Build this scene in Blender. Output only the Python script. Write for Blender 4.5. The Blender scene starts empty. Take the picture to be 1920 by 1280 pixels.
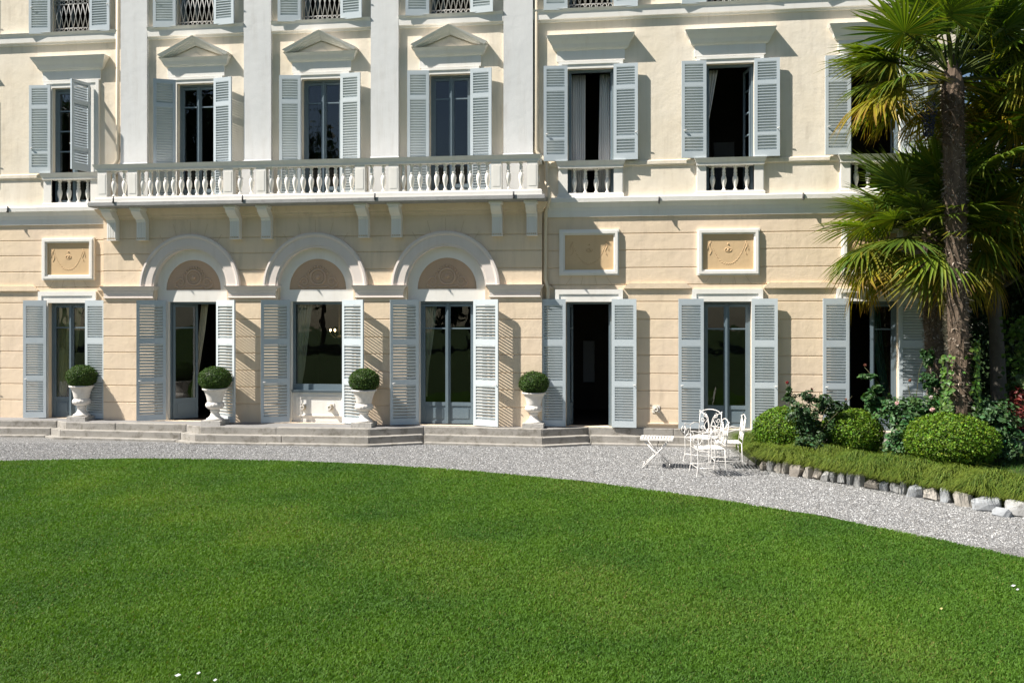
import bpy, math, random
import numpy as np
from mathutils import Vector, Matrix, Euler
rnd = random.Random(7)
rng = np.random.default_rng(7)
SC = bpy.context.scene
COL = SC.collection
R = math.radians

# ------------------------------------------------------------------ survey of the place
# camera: level, 2.61 m above the gravel, 18.65 m in front of the villa wall (plane Y = 0)
FPX, CXP, HORP = 1700.0, 960.0, 592.0
YAW = math.atan(FPX / 12400.0)
DIST, EYE = 18.65, 2.61
CY, SY = math.cos(YAW), math.sin(YAW)
def P(px, py, Y=0.0):
    """survey sighting -> X, Z on the upright plane at depth Y"""
    u = (px - CXP) / FPX; w = (py - HORP) / FPX
    d = (DIST + Y) / (CY + u * SY)
    return d * (u * CY - SY), EYE - d * w
def PX(px, Y=0.0): return P(px, 500, Y)[0]
def G(px, py, z=0.0):
    """survey sighting -> X, Y on the level plane at height z"""
    u = (px - CXP) / FPX; w = (py - HORP) / FPX
    d = (EYE - z) / w
    return d * (u * CY - SY), d * (u * SY + CY) - DIST

# ------------------------------------------------------------------ materials
def new_mat(name):
    m = bpy.data.materials.new(name); m.use_nodes = True
    nt = m.node_tree; nt.nodes.clear()
    out = nt.nodes.new('ShaderNodeOutputMaterial')
    return m, nt, out
def node(nt, typ, **kw):
    n = nt.nodes.new(typ)
    for k, v in kw.items():
        if k in n.inputs: n.inputs[k].default_value = v
        else: setattr(n, k, v)
    return n
def mixc(nt, fac, a, b, blend='MIX'):
    n = nt.nodes.new('ShaderNodeMix'); n.data_type = 'RGBA'; n.blend_type = blend
    for sock, v in ((n.inputs[0], fac), (n.inputs[6], a), (n.inputs[7], b)):
        if hasattr(v, 'is_output') or isinstance(v, bpy.types.NodeSocket): nt.links.new(v, sock)
        elif isinstance(v, (int, float)): sock.default_value = v
        else: sock.default_value = (*v, 1)
    return n.outputs[2]
def ramp(nt, src, stops):
    n = nt.nodes.new('ShaderNodeValToRGB')
    el = n.color_ramp.elements
    el[0].position, el[1].position = stops[0][0], stops[-1][0]
    for s in stops[1:-1]: el.new(s[0])
    for e, s in zip(sorted(el, key=lambda e: e.position), stops):
        v = s[1]; e.color = (*v, 1) if hasattr(v, '__len__') else (v, v, v, 1)
    nt.links.new(src, n.inputs[0])
    return n.outputs[0]
def coords(nt, scale=(1, 1, 1)):
    g = nt.nodes.new('ShaderNodeNewGeometry')
    mp = nt.nodes.new('ShaderNodeMapping'); mp.inputs['Scale'].default_value = scale
    nt.links.new(g.outputs['Position'], mp.inputs[0])
    return mp.outputs[0]
def noise(nt, vec, scale, detail=4, rough=.55):
    n = node(nt, 'ShaderNodeTexNoise', Scale=scale, Detail=detail, Roughness=rough)
    nt.links.new(vec, n.inputs['Vector'])
    return n.outputs['Fac']
def bump(nt, h, strength, dist):
    b = node(nt, 'ShaderNodeBump', Strength=strength, Distance=dist)
    nt.links.new(h, b.inputs['Height'])
    return b.outputs[0]
def bsdf(nt, out, col, rough=.8, spec=.3, normal=None, metal=0.0):
    p = node(nt, 'ShaderNodeBsdfPrincipled', Roughness=rough, Metallic=metal)
    p.inputs['Specular IOR Level'].default_value = spec
    if isinstance(col, bpy.types.NodeSocket): nt.links.new(col, p.inputs['Base Color'])
    else: p.inputs['Base Color'].default_value = (*col, 1)
    if normal: nt.links.new(normal, p.inputs['Normal'])
    nt.links.new(p.outputs[0], out.inputs[0])
    return p

def plaster(name, c1, c2, stain, stain_amt=.25, bscale=1.0):
    """painted stucco: patchy lime wash, faint vertical rain streaks, trowelled relief"""
    m, nt, out = new_mat(name)
    v = coords(nt)
    big = noise(nt, v, .55, 5, .6)
    col = mixc(nt, ramp(nt, big, [(.35, 0.), (.65, 1.)]), c1, c2)
    st = noise(nt, coords(nt, (5.0, 5.0, .45)), 1.3, 6, .65)
    blot = noise(nt, v, 2.6, 5, .6)
    s = nt.nodes.new('ShaderNodeMath'); s.operation = 'MULTIPLY'
    nt.links.new(ramp(nt, st, [(.48, 0.), (.72, 1.)]), s.inputs[0])
    nt.links.new(ramp(nt, blot, [(.4, 0.2), (.7, 1.)]), s.inputs[1])
    s2 = node(nt, 'ShaderNodeMath', operation='MULTIPLY'); s2.inputs[1].default_value = stain_amt
    nt.links.new(s.outputs[0], s2.inputs[0])
    col = mixc(nt, s2.outputs[0], col, stain)
    h1 = noise(nt, v, 3.2, 6, .6); h2 = noise(nt, v, 38, 3, .6)
    nm = nt.nodes.new('ShaderNodeBump'); nm.inputs['Strength'].default_value = .16 * bscale; nm.inputs['Distance'].default_value = .05
    nt.links.new(h1, nm.inputs['Height'])
    n2 = nt.nodes.new('ShaderNodeBump'); n2.inputs['Strength'].default_value = .14 * bscale; n2.inputs['Distance'].default_value = .006
    nt.links.new(h2, n2.inputs['Height']); nt.links.new(nm.outputs[0], n2.inputs['Normal'])
    bsdf(nt, out, col, .9, .08, n2.outputs[0])
    return m
def painted(name, c1, c2, rough=.5, spec=.4, scale=3.0, worn=None, vary_=False):
    m, nt, out = new_mat(name)
    v = coords(nt)
    f = noise(nt, v, scale, 5, .65)
    col = mixc(nt, ramp(nt, f, [(.3, 0.), (.7, 1.)]), c1, c2)
    if vary_:
        oi = nt.nodes.new('ShaderNodeObjectInfo')
        col = mixc(nt, 1.0, col, ramp(nt, oi.outputs['Random'], [(0, (.87, .89, .91)), (.5, (.97, .98, .98)), (1, (1.05, 1.04, 1.02))]), 'MULTIPLY')
    if worn:
        w = noise(nt, coords(nt, (1, 1, .3)), 14, 6, .7)
        col = mixc(nt, ramp(nt, w, [(.62, 0.), (.74, .75)]), col, worn)
    bsdf(nt, out, col, rough, spec, bump(nt, noise(nt, v, 45, 3), .08, .004))
    return m
M = {}
M['wall_low'] = plaster('peach lime wash', (.77, .62, .445), (.745, .60, .455), (.47, .37, .27), .55, 1.7)
M['wall_up'] = plaster('cream lime wash', (.80, .72, .605), (.77, .67, .525), (.50, .42, .33), .60, 1.5)
M['pilaster'] = plaster('white lime wash', (.68, .675, .665), (.63, .63, .625), (.46, .43, .39), .55)
M['trim'] = plaster('white stucco moulding', (.82, .79, .74), (.79, .755, .70), (.55, .47, .36), .30, .6)
M['trim_pink'] = plaster('pinkish stucco moulding', (.74, .66, .605), (.70, .625, .57), (.50, .42, .33), .30, .6)
M['joint'] = plaster('weathered joint line', (.60, .46, .31), (.64, .49, .33), (.5, .38, .26), .3)
M['peach_panel'] = plaster('ochre panel', (.66, .465, .265), (.62, .445, .265), (.45, .3, .17), .3)
M['lunette'] = plaster('terracotta pink lunette', (.58, .40, .27), (.55, .38, .27), (.42, .29, .2), .3)
M['relief'] = plaster('ochre relief', (.65, .455, .265), (.61, .435, .26), (.42, .29, .18), .3, .5)
M['relief_pink'] = plaster('pink relief', (.60, .43, .31), (.57, .41, .30), (.42, .29, .2), .3, .5)
M['shutter'] = painted('grey blue shutter paint', (.545, .588, .607), (.495, .545, .572), .5, .4, 2.2, (.56, .60, .61), True)
M['frame'] = painted('slate blue joinery', (.152, .195, .222), (.132, .175, .205), .42, .4, 3)
M['iron_white'] = painted('white enamelled iron', (.80, .77, .73), (.74, .70, .66), .45, .4, 12, (.52, .40, .30))
M['iron_grey'] = painted('grey grille iron', (.50, .49, .47), (.44, .43, .41), .55, .4, 8)
M['dark_iron'] = painted('dark iron', (.06, .06, .065), (.09, .085, .08), .6, .4, 10)
M['pipe'] = painted('cream downpipe', (.77, .66, .50), (.73, .62, .47), .5, .35, 3)
M['brass'] = painted('weathered brass', (.46, .40, .29), (.36, .31, .23), .45, .4, 20)
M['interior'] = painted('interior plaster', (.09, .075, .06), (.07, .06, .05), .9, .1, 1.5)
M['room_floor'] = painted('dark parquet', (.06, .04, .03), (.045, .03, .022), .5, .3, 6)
M['door_white'] = painted('inner door paint', (.36, .36, .37), (.33, .33, .34), .5, .3, 3)
M['slate'] = painted('roof tiles', (.30, .17, .11), (.24, .14, .10), .85, .2, 5)
def stone(name, c1, c2, speck, sc=1.0, dirt=(.16, .145, .12), dirt_amt=.6):
    m, nt, out = new_mat(name)
    v = coords(nt)
    col = mixc(nt, ramp(nt, noise(nt, v, 2.2 * sc, 6, .65), [(.32, 0.), (.68, 1.)]), c1, c2)
    d = ramp(nt, noise(nt, v, 5.5 * sc, 8, .72), [(.50, 0.), (.66, dirt_amt)])
    col = mixc(nt, d, col, dirt)
    col = mixc(nt, ramp(nt, noise(nt, v, 70 * sc, 3, .6), [(.58, 0.), (.68, .7)]), col, speck)
    h = noise(nt, v, 26 * sc, 8, .7)
    bsdf(nt, out, col, .9, .2, bump(nt, h, .5, .012))
    return m
M['granite'] = stone('grey granite steps', (.37, .345, .31), (.28, .262, .235), (.20, .19, .175), 1.0, (.15, .135, .11), .85)
M['plinth'] = stone('grey plinth stone', (.50, .475, .44), (.42, .40, .37), (.28, .26, .24), 2, (.22, .20, .17), .7)
M['paving'] = stone('pale terrace paving', (.24, .23, .225), (.20, .195, .19), (.3, .28, .27), .8, (.28, .26, .24), .4)
M['urn'] = stone('white cast stone', (.76, .72, .67), (.69, .65, .60), (.55, .5, .46), 1.5, (.46, .40, .33), .35)
M['soil'] = stone('mossy soil', (.05, .075, .02), (.06, .06, .03), (.03, .035, .015), 3, (.045, .06, .02), .8)
ROCK = [stone('white quartz rock', (.42, .415, .405), (.30, .297, .29), (.2, .195, .19), 3),
        stone('blue grey rock', (.36, .375, .39), (.29, .30, .315), (.2, .2, .2), 3),
        stone('tan rock', (.43, .395, .345), (.36, .33, .295), (.25, .23, .20), 3),
        stone('brown grey rock', (.30, .265, .225), (.25, .225, .20), (.17, .15, .13), 3)]

M['slab_edge'] = stone('grey balcony slab', (.38, .372, .36), (.31, .305, .30), (.2, .2, .19), 1.2, (.26, .25, .24), .6)
def gravel_mat():
    m, nt, out = new_mat('crushed stone gravel')
    v = coords(nt)
    vo = node(nt, 'ShaderNodeTexVoronoi', Scale=58.0); nt.links.new(v, vo.inputs['Vector'])
    sep = nt.nodes.new('ShaderNodeSeparateColor'); nt.links.new(vo.outputs['Color'], sep.inputs[0])
    col = ramp(nt, sep.outputs[0], [(0, (.115, .115, .114)), (.35, (.19, .189, .187)), (.7, (.265, .263, .26)), (.92, (.37, .367, .362)), (1, (.53, .525, .52))])
    big = noise(nt, v, .9, 5, .6)
    col = mixc(nt, ramp(nt, big, [(.4, 0.), (.72, .45)]), col, (.25, .23, .205))
    h = ramp(nt, vo.outputs['Distance'], [(0, 1.), (.75, 0.)])
    bsdf(nt, out, col, .85, .25, bump(nt, h, 1.0, .02))
    return m
M['gravel'] = gravel_mat()
def attr_mat(name, rough=.55, spec=.35, trans=0.0, tint=(1, 1, 1), ttint=(1.2, 1.25, .5), tone=False):
    """colour carried per leaf / blade / pebble; leaves also let some light through"""
    m, nt, out = new_mat(name)
    a = nt.nodes.new('ShaderNodeVertexColor'); a.layer_name = 'Col'
    col = mixc(nt, 1.0, a.outputs['Color'], tint, 'MULTIPLY')
    if tone:
        oi = nt.nodes.new('ShaderNodeObjectInfo')
        col = mixc(nt, 1.0, col, ramp(nt, oi.outputs['Random'], [(0, (.72, .74, .75)), (.5, (1.0, 1.0, .95)), (1, (1.35, 1.25, .95))]), 'MULTIPLY')
    p = bsdf(nt, out, col, rough, spec)
    if trans > 0:
        t = nt.nodes.new('ShaderNodeBsdfTranslucent')
        nt.links.new(mixc(nt, 1.0, col, ttint, 'MULTIPLY'), t.inputs['Color'])
        mx = nt.nodes.new('ShaderNodeMixShader'); mx.inputs[0].default_value = trans
        nt.links.new(p.outputs[0], mx.inputs[1]); nt.links.new(t.outputs[0], mx.inputs[2])
        nt.links.new(mx.outputs[0], out.inputs[0])
    return m
M['leaf'] = attr_mat('leaf', .5, .4, .3)
M['gloss_leaf'] = attr_mat('glossy box leaf', .5, .3, .25)
M['blade'] = attr_mat('grass blade', .6, .3, .35)
M['pebble'] = attr_mat('pebble', .85, .25)
M['palm'] = attr_mat('palm leaf', .55, .22, .33, ttint=(1.35, 1.3, .4), tone=True)
M['bark'] = attr_mat('fibrous bark', .95, .1)
M['flower'] = attr_mat('petal', .6, .3, .3, ttint=(1, 1, 1))
def lawn_mat():
    m, nt, out = new_mat('lawn thatch')
    v = coords(nt)
    col = mixc(nt, ramp(nt, noise(nt, v, .8, 6, .6), [(.3, 0.), (.7, 1.)]), (.022, .048, .008), (.040, .066, .010))
    col = mixc(nt, ramp(nt, noise(nt, v, 60, 4, .7), [(.4, 0.), (.7, .7)]), col, (.016, .030, .007))
    bsdf(nt, out, col, .9, .15, bump(nt, noise(nt, v, 90, 4, .7), 1.0, .03))
    return m
M['lawn'] = lawn_mat()
def fabric(name, c1, c2, trans=.3):
    m, nt, out = new_mat(name)
    v = coords(nt, (30, 30, 1.5))
    col = mixc(nt, noise(nt, v, 1.0, 4), c1, c2)
    p = bsdf(nt, out, col, .9, .1)
    t = nt.nodes.new('ShaderNodeBsdfTranslucent'); nt.links.new(col, t.inputs[0])
    mx = nt.nodes.new('ShaderNodeMixShader'); mx.inputs[0].default_value = trans
    nt.links.new(p.outputs[0], mx.inputs[1]); nt.links.new(t.outputs[0], mx.inputs[2]); nt.links.new(mx.outputs[0], out.inputs[0])
    return m
M['curtain_white'] = fabric('white voile', (.82, .82, .82), (.70, .70, .71))
M['curtain_cream'] = fabric('cream curtain', (.84, .78, .62), (.72, .66, .50))
M['curtain_yellow'] = fabric('straw curtain', (.78, .70, .34), (.62, .55, .26))
M['curtain_green'] = fabric('green curtain', (.09, .20, .15), (.06, .15, .11))
M['curtain_red'] = fabric('russet curtain', (.22, .08, .05), (.15, .06, .04))
def glass_mat():
    m, nt, out = new_mat('old window glass')
    fr = node(nt, 'ShaderNodeFresnel', IOR=1.5)
    wav = noise(nt, coords(nt), 2.2, 2, .4)
    b = bump(nt, wav, .05, .05)
    t = nt.nodes.new('ShaderNodeBsdfTransparent'); t.inputs[0].default_value = (.90, .92, .92, 1)
    g = node(nt, 'ShaderNodeBsdfGlossy', Roughness=.01); g.inputs[0].default_value = (1, 1, 1, 1)
    nt.links.new(b, g.inputs['Normal'])
    mx = nt.nodes.new('ShaderNodeMixShader')
    nt.links.new(fr.outputs[0], mx.inputs[0]); nt.links.new(t.outputs[0], mx.inputs[1]); nt.links.new(g.outputs[0], mx.inputs[2])
    nt.links.new(mx.outputs[0], out.inputs[0])
    return m
M['glass'] = glass_mat()
m, nt, out = new_mat('candle bulb'); e = node(nt, 'ShaderNodeEmission', Strength=6.0); e.inputs[0].default_value = (1, .75, .4, 1)
nt.links.new(e.outputs[0], out.inputs[0]); M['bulb'] = m

# ------------------------------------------------------------------ mesh helpers
class MB:
    def __init__(s): s.v = []; s.f = []; s.mi = []; s.m = 0; s.sm = []
    def add(s, vs, fs, smooth=False):
        o = len(s.v); s.v.extend([tuple(v) for v in vs])
        for f in fs: s.f.append(tuple(i + o for i in f)); s.mi.append(s.m); s.sm.append(smooth)
        return s
    def box(s, x0, x1, y0, y1, z0, z1):
        v = [(x, y, z) for z in (z0, z1) for y in (y0, y1) for x in (x0, x1)]
        return s.add(v, [(0, 2, 3, 1), (4, 5, 7, 6), (0, 1, 5, 4), (2, 6, 7, 3), (0, 4, 6, 2), (1, 3, 7, 5)])
    def quad(s, a, b, c, d): return s.add([a, b, c, d], [(0, 1, 2, 3)])
    def prism(s, poly, y0, y1):
        """poly: (x,z) outline, extruded from y0 (front) to y1"""
        n = len(poly)
        v = [(x, y0, z) for x, z in poly] + [(x, y1, z) for x, z in poly]
        f = [tuple(range(n)), tuple(range(2 * n - 1, n - 1, -1))]
        f += [(i, i + n, (i + 1) % n + n, (i + 1) % n) for i in range(n)]
        return s.add(v, f)
    def slab(s, poly, z0, z1):
        """poly: (x,y) outline, from z0 to z1"""
        n = len(poly)
        v = [(x, y, z0) for x, y in poly] + [(x, y, z1) for x, y in poly]
        f = [tuple(range(n - 1, -1, -1)), tuple(range(n, 2 * n))]
        f += [(i, (i + 1) % n, (i + 1) % n + n, i + n) for i in range(n)]
        return s.add(v, f)
    def stack(s, xa, xb, y0, y1, levels, sides=True):
        """moulding with mitred returns. front face of plan at y0 - proj, back at y1; levels (z, proj) upward"""
        v = []
        for z, p in levels:
            q = p if sides else 0
            v += [(xa - q, y0 - p, z), (xb + q, y0 - p, z), (xb + q, y1, z), (xa - q, y1, z)]
        f = []
        for i in range(len(levels) - 1):
            a, b = 4 * i, 4 * i + 4
            for k in range(4): f.append((a + k, a + (k + 1) % 4, b + (k + 1) % 4, b + k))
        f.append((3, 2, 1, 0)); t = 4 * (len(levels) - 1); f.append((t, t + 1, t + 2, t + 3))
        return s.add(v, f)
    def lathe(s, prof, cx=0, cy=0, n=12, cap=True):
        v = [(cx + r * math.cos(2 * math.pi * k / n), cy + r * math.sin(2 * math.pi * k / n), z) for r, z in prof for k in range(n)]
        f = [(i * n + k, i * n + (k + 1) % n, (i + 1) * n + (k + 1) % n, (i + 1) * n + k) for i in range(len(prof) - 1) for k in range(n)]
        if cap: f += [tuple(range(n - 1, -1, -1)), tuple(range((len(prof) - 1) * n, len(prof) * n))]
        return s.add(v, f, True)
    def tube(s, pts, r, n=6, closed=False, r1=None):
        pts = [Vector(p) for p in pts]; m = len(pts)
        v = []; prev = None
        for i, p in enumerate(pts):
            a = pts[i - 1] if (i > 0 or closed) else pts[i]; b = pts[(i + 1) % m] if (i < m - 1 or closed) else pts[i]
            t = (b - a).normalized()
            if prev is None:
                u = t.cross(Vector((0, 0, 1)));
                if u.length < .05: u = t.cross(Vector((0, 1, 0)))
            else: u = prev - t * prev.dot(t)
            u.normalize(); prev = u; w = t.cross(u)
            rr = r if r1 is None else r + (r1 - r) * i / max(1, m - 1)
            v += [p + (u * math.cos(2 * math.pi * k / n) + w * math.sin(2 * math.pi * k / n)) * rr for k in range(n)]
        L = m if closed else m - 1
        f = [(i * n + k, ((i + 1) % m) * n + k, ((i + 1) % m) * n + (k + 1) % n, i * n + (k + 1) % n) for i in range(L) for k in range(n)]
        if not closed: f += [tuple(range(n)), tuple(range(m * n - 1, (m - 1) * n - 1, -1))]
        return s.add(v, f, True)
    def ball(s, c, r, n=8, k=5, sq=(1, 1, 1)):
        v = []; f = []
        for i in range(k + 1):
            a = math.pi * i / k
            for j in range(n):
                b = 2 * math.pi * j / n
                v.append((c[0] + r * sq[0] * math.sin(a) * math.cos(b), c[1] + r * sq[1] * math.sin(a) * math.sin(b), c[2] - r * sq[2] * math.cos(a)))
        f = [(i * n + j, i * n + (j + 1) % n, (i + 1) * n + (j + 1) % n, (i + 1) * n + j) for i in range(k) for j in range(n)]
        return s.add(v, f, True)
    def mesh(s, name, mats):
        me = bpy.data.meshes.new(name); me.from_pydata([tuple(map(float, v)) for v in s.v], [], s.f)
        for m in (mats if isinstance(mats, (list, tuple)) else [mats]): me.materials.append(m)
        me.polygons.foreach_set('material_index', s.mi); me.polygons.foreach_set('use_smooth', s.sm)
        me.update()
        return me
ORG = {}
def link(name, data, parent=None, loc=(0, 0, 0), rot=(0, 0, 0)):
    """link an object; loc is in world axes, turned into the parent's local offset"""
    o = bpy.data.objects.new(name, data); COL.objects.link(o)
    l = Vector(loc); ORG[o.name] = l.copy()
    if parent is not None: o.parent = parent; l = l - ORG[parent.name]
    o.location = l; o.rotation_euler = rot
    return o
def tag(o, label, cat, group=None, kind=None):
    o['label'] = label; o['category'] = cat
    if group: o['group'] = group
    if kind: o['kind'] = kind
    return o
def structure(o): o['kind'] = 'structure'; return o
def thing(name, label, cat, loc=(0, 0, 0), group=None):
    return tag(link(name, None, None, loc), label, cat, group)
def bevel(o, w, seg=2):
    b = o.modifiers.new('edge', 'BEVEL'); b.width = w; b.segments = seg; b.limit_method = 'ANGLE'; b.angle_limit = R(40)
def np_mesh(name, verts, faces, mat, cols=None, smooth=False):
    verts = np.ascontiguousarray(verts, np.float32); faces = np.ascontiguousarray(faces, np.int32)
    me = bpy.data.meshes.new(name); k = faces.shape[1]
    me.vertices.add(len(verts)); me.vertices.foreach_set('co', verts.ravel())
    me.loops.add(faces.size); me.loops.foreach_set('vertex_index', faces.ravel())
    me.polygons.add(len(faces)); me.polygons.foreach_set('loop_start', np.arange(len(faces), dtype=np.int32) * k)
    me.polygons.foreach_set('use_smooth', np.full(len(faces), smooth))
    me.update(calc_edges=True)
    if cols is not None:
        c = np.ones((len(verts), 4), np.float32); c[:, :3] = cols
        a = me.color_attributes.new('Col', 'FLOAT_COLOR', 'POINT'); a.data.foreach_set('color', c.ravel())
    me.materials.append(mat)
    return me
def unit(a): return a / np.maximum(np.linalg.norm(a, axis=-1, keepdims=True), 1e-9)
def leaves(cent, nrm, size, aspect, cols, fold=.25, jitter=.6, axis=None):
    """diamond leaves of 4 points, creased along the midrib; returns verts, faces, cols"""
    n = len(cent); cent = np.asarray(cent)
    nn = unit(np.asarray(nrm) + rng.normal(0, jitter, (n, 3)))
    t = rng.normal(0, 1, (n, 3)) if axis is None else axis + rng.normal(0, .35, (n, 3))
    t = unit(t - nn * (t * nn).sum(1, keepdims=True)); w = np.cross(nn, t)
    L = (np.asarray(size) * np.ones(n))[:, None]
    v = np.stack([cent - t * L * .5, cent + w * L * aspect * .5 + nn * L * fold * .3 + t * L * .05, cent + t * L * .5 - nn * L * .1, cent - w * L * aspect * .5 + nn * L * fold * .3 + t * L * .05], 1)
    b = np.arange(n)[:, None] * 4
    f = np.concatenate([b + np.array([[0, 1, 2]]), b + np.array([[0, 2, 3]])])
    return v.reshape(-1, 3), f, np.repeat(cols, 4, 0)
def cat(parts):
    V = []; F = []; C = []; o = 0
    for v, f, c in parts: V.append(v); F.append(f + o); C.append(c); o += len(v)
    return np.concatenate(V), np.concatenate(F), np.concatenate(C)
def vary(base, n, amt=.25, hue=.15):
    b = np.array(base)[None] * (1 + rng.normal(0, amt, (n, 1)))
    return np.clip(b * (1 + rng.normal(0, hue, (n, 3)) * np.array([1, .4, .8])), .002, 1)
def vnoise(p, seed=0, f=1.0):
    """cheap smooth noise from summed sines, about -1..1"""
    r = np.random.default_rng(seed); o = np.zeros(len(p))
    for k in range(6):
        d = r.normal(0, 1, p.shape[1]) * f * (1 + .5 * k); o += np.sin(p @ d + r.uniform(0, 6.28)) / (1 + .4 * k)
    return o / 2.6
# ================================================================== the villa
ZT = .333                      # terrace level
YB, YP, YU = -.17, -.12, -.04  # bay ground wall, pilaster face, bay upper wall
XL, XR = -18.5, PX(1800)       # villa ends
BX0, BX1 = PX(194, YB), PX(1016, YB)
villa = thing('villa', 'cream villa with blue louvred shutters, a stone balcony and three arches', 'villa', ((BX0 + BX1) / 2, 0, ZT))
def part(name, mb, mats, parent=None, label=None):
    o = link(name, mb.mesh(name, mats), parent or villa, (0, 0, 0))
    if label: o['label'] = label
    return o
def wall_panel(mb, x0, x1, zp, holes, depth):
    """upright wall with a (z, y) profile, rectangular openings and their reveals"""
    zs = [z for z, y in zp]
    def yat(z): return float(np.interp(z, zs, [y for _, y in zp]))
    zb = sorted(set(zs + [h[k] for h in holes for k in (2, 3) if zs[0] < h[k] < zs[-1]]))
    xb = sorted(set([x0, x1] + [h[k] for h in holes for k in (0, 1) if x0 < h[k] < x1]))
    for xa, xc in zip(xb, xb[1:]):
        xm = (xa + xc) / 2
        for za, zc in zip(zb, zb[1:]):
            zm = (za + zc) / 2
            if any(h[0] < xm < h[1] and h[2] < zm < h[3] for h in holes): continue
            mb.quad((xa, yat(za), za), (xc, yat(za), za), (xc, yat(zc), zc), (xa, yat(zc), zc))
    for h in holes:
        a, b, c, d = h[:4]; dp = h[4] if len(h) > 4 else depth; y0 = zp[0][1]; y1 = y0 + dp
        mb.quad((a, y0, c), (a, y0, d), (a, y1, d), (a, y1, c)); mb.quad((b, y0, d), (b, y0, c), (b, y1, c), (b, y1, d))
        mb.quad((a, y0, d), (b, y0, d), (b, y1, d), (a, y1, d)); mb.quad((a, y0, c), (a, y1, c), (b, y1, c), (b, y0, c))
GRO = [.727, 1.088, 1.439, 1.811, 2.161, 2.539, 2.900, 3.245, 3.591, 3.951, 4.288]
def courses(y, z0, z1, skip=()):
    zp = [(z0, y)]
    for g in GRO:
        if g in skip: continue
        zp += [(g - .015, y), (g - .004, y + .018), (g + .004, y + .018), (g + .015, y)]
    return zp + [(z1, y)]
# window axes -----------------------------------------------------------------
GX = {'L0': PX(135) - 2.98, 'L': PX(127.5), 'R1': PX(1104), 'R2': PX(1363.5), 'R3': PX(1637)}
FX = {'L0': PX(135) - 2.96, 'L': PX(135.5), 'R1': PX(1107.5), 'R2': PX(1368.5), 'R3': PX(1640)}
BGX = [PX(362.5, YU), PX(595.5, YU), PX(838, YU)]
BFX = [PX(368.5, YU), PX(603.5, YU), PX(844.5, YU)]
W1, WB = .47, .44              # half openings
gz0, gz1 = ZT + .004, 2.898
fz0, fz1 = 5.122, 7.678
sz0, sz1 = 8.905, 10.95
# ---- ground storey wall, coursed
mb = MB()
holes = [(x - W1, x + W1, gz0, gz1) for x in GX.values()]
wall_panel(mb, XL, BX0, courses(0, 0, 4.64), [h for h in holes if h[0] < BX0], .26)
wall_panel(mb, BX1, XR, courses(0, 0, 4.64), [h for h in holes if h[0] > BX1], .26)
AR, AZ, ARO = .832, 3.225, 1.15
barch = [(x - AR, x + AR, ZT + .004, AZ + AR, YU - YB) for x in BGX]
wall_panel(mb, BX0, BX1, courses(YB, .2, 4.94, skip=(3.245,)), barch, .12)
for x in BGX:                 # the wall above each arch
    xs = [-AR * math.cos(math.pi * i / 40) for i in range(41)]
    for a, b in zip(xs, xs[1:]):
        za, zb = AZ + math.sqrt(max(0, AR * AR - a * a)), AZ + math.sqrt(max(0, AR * AR - b * b))
        mb.quad((x + a, YB, za), (x + b, YB, zb), (x + b, YB, AZ + AR), (x + a, YB, AZ + AR))
for x in (BX0, BX1): mb.quad((x, YB, .2), (x, YB, 4.94), (x, .0, 4.94), (x, .0, .2))
part('ground_wall', mb, M['wall_low'])
# ---- upper wall
mb = MB()
uh = [(x - W1, x + W1, fz0, fz1) for x in FX.values()] + [(x - W1, x + W1, sz0, sz1) for x in FX.values()]
px0, px1 = PX(226, YP), PX(999, YP)
ub = [(x - WB, x + WB, 5.04, fz1 - .02) for x in BFX] + [(x - WB, x + WB, sz0, sz1) for x in BFX]
wall_panel(mb, XL, px0, [(4.642, 0), (13.0, 0)], [h for h in uh if h[0] < px0], .26)
wall_panel(mb, px1, XR, [(4.642, 0), (13.0, 0)], [h for h in uh if h[0] > px1], .26)
wall_panel(mb, px0, px1, [(4.945, YU), (13.0, YU)], ub, .30)
part('upper_wall', mb, M['wall_up'])
# ---- body of the house behind the front
mb = MB(); mb.m = 0
for x in (XL, XR): mb.quad((x, 0, 0), (x, 8, 0), (x, 8, 13), (x, 0, 13))
mb.quad((XL, 8, 0), (XR, 8, 0), (XR, 8, 13), (XL, 8, 13))
part('side_wall', mb, M['wall_up'])
mb = MB(); mb.stack(XL, XR, -.02, 8.1, [(12.62, .03), (12.66, .10), (12.76, .12), (12.80, .22), (12.92, .26), (13.0, .42), (13.08, .42)])
part('eaves_cornice', mb, M['trim'])
mb = MB(); mb.stack(XL, XR, -.0, 8.1, [(13.08, .5), (13.12, .5), (14.9, -3.2)]); part('roof', mb, M['slate'])
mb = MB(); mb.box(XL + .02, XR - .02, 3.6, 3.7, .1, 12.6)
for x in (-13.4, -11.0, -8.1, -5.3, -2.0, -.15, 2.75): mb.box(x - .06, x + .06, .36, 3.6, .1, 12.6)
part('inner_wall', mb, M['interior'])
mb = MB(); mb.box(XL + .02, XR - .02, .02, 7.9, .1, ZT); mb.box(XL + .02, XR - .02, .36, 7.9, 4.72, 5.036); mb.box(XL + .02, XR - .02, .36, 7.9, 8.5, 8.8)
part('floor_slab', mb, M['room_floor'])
mb = MB(); mb.box(PX(1075), PX(1100), 3.5, 3.58, 1.0, 2.0); part('inner_panel', mb, M['door_white'])
mb = MB(); mb.box(PX(1366) , PX(1412), 3.5, 3.58, 5.04, 6.75); mb.box(PX(1370), PX(1408), 3.47, 3.5, 5.9, 6.6); mb.box(PX(1370), PX(1408), 3.47, 3.5, 5.15, 5.75)
part('inner_door', mb, M['door_white'])
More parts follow.
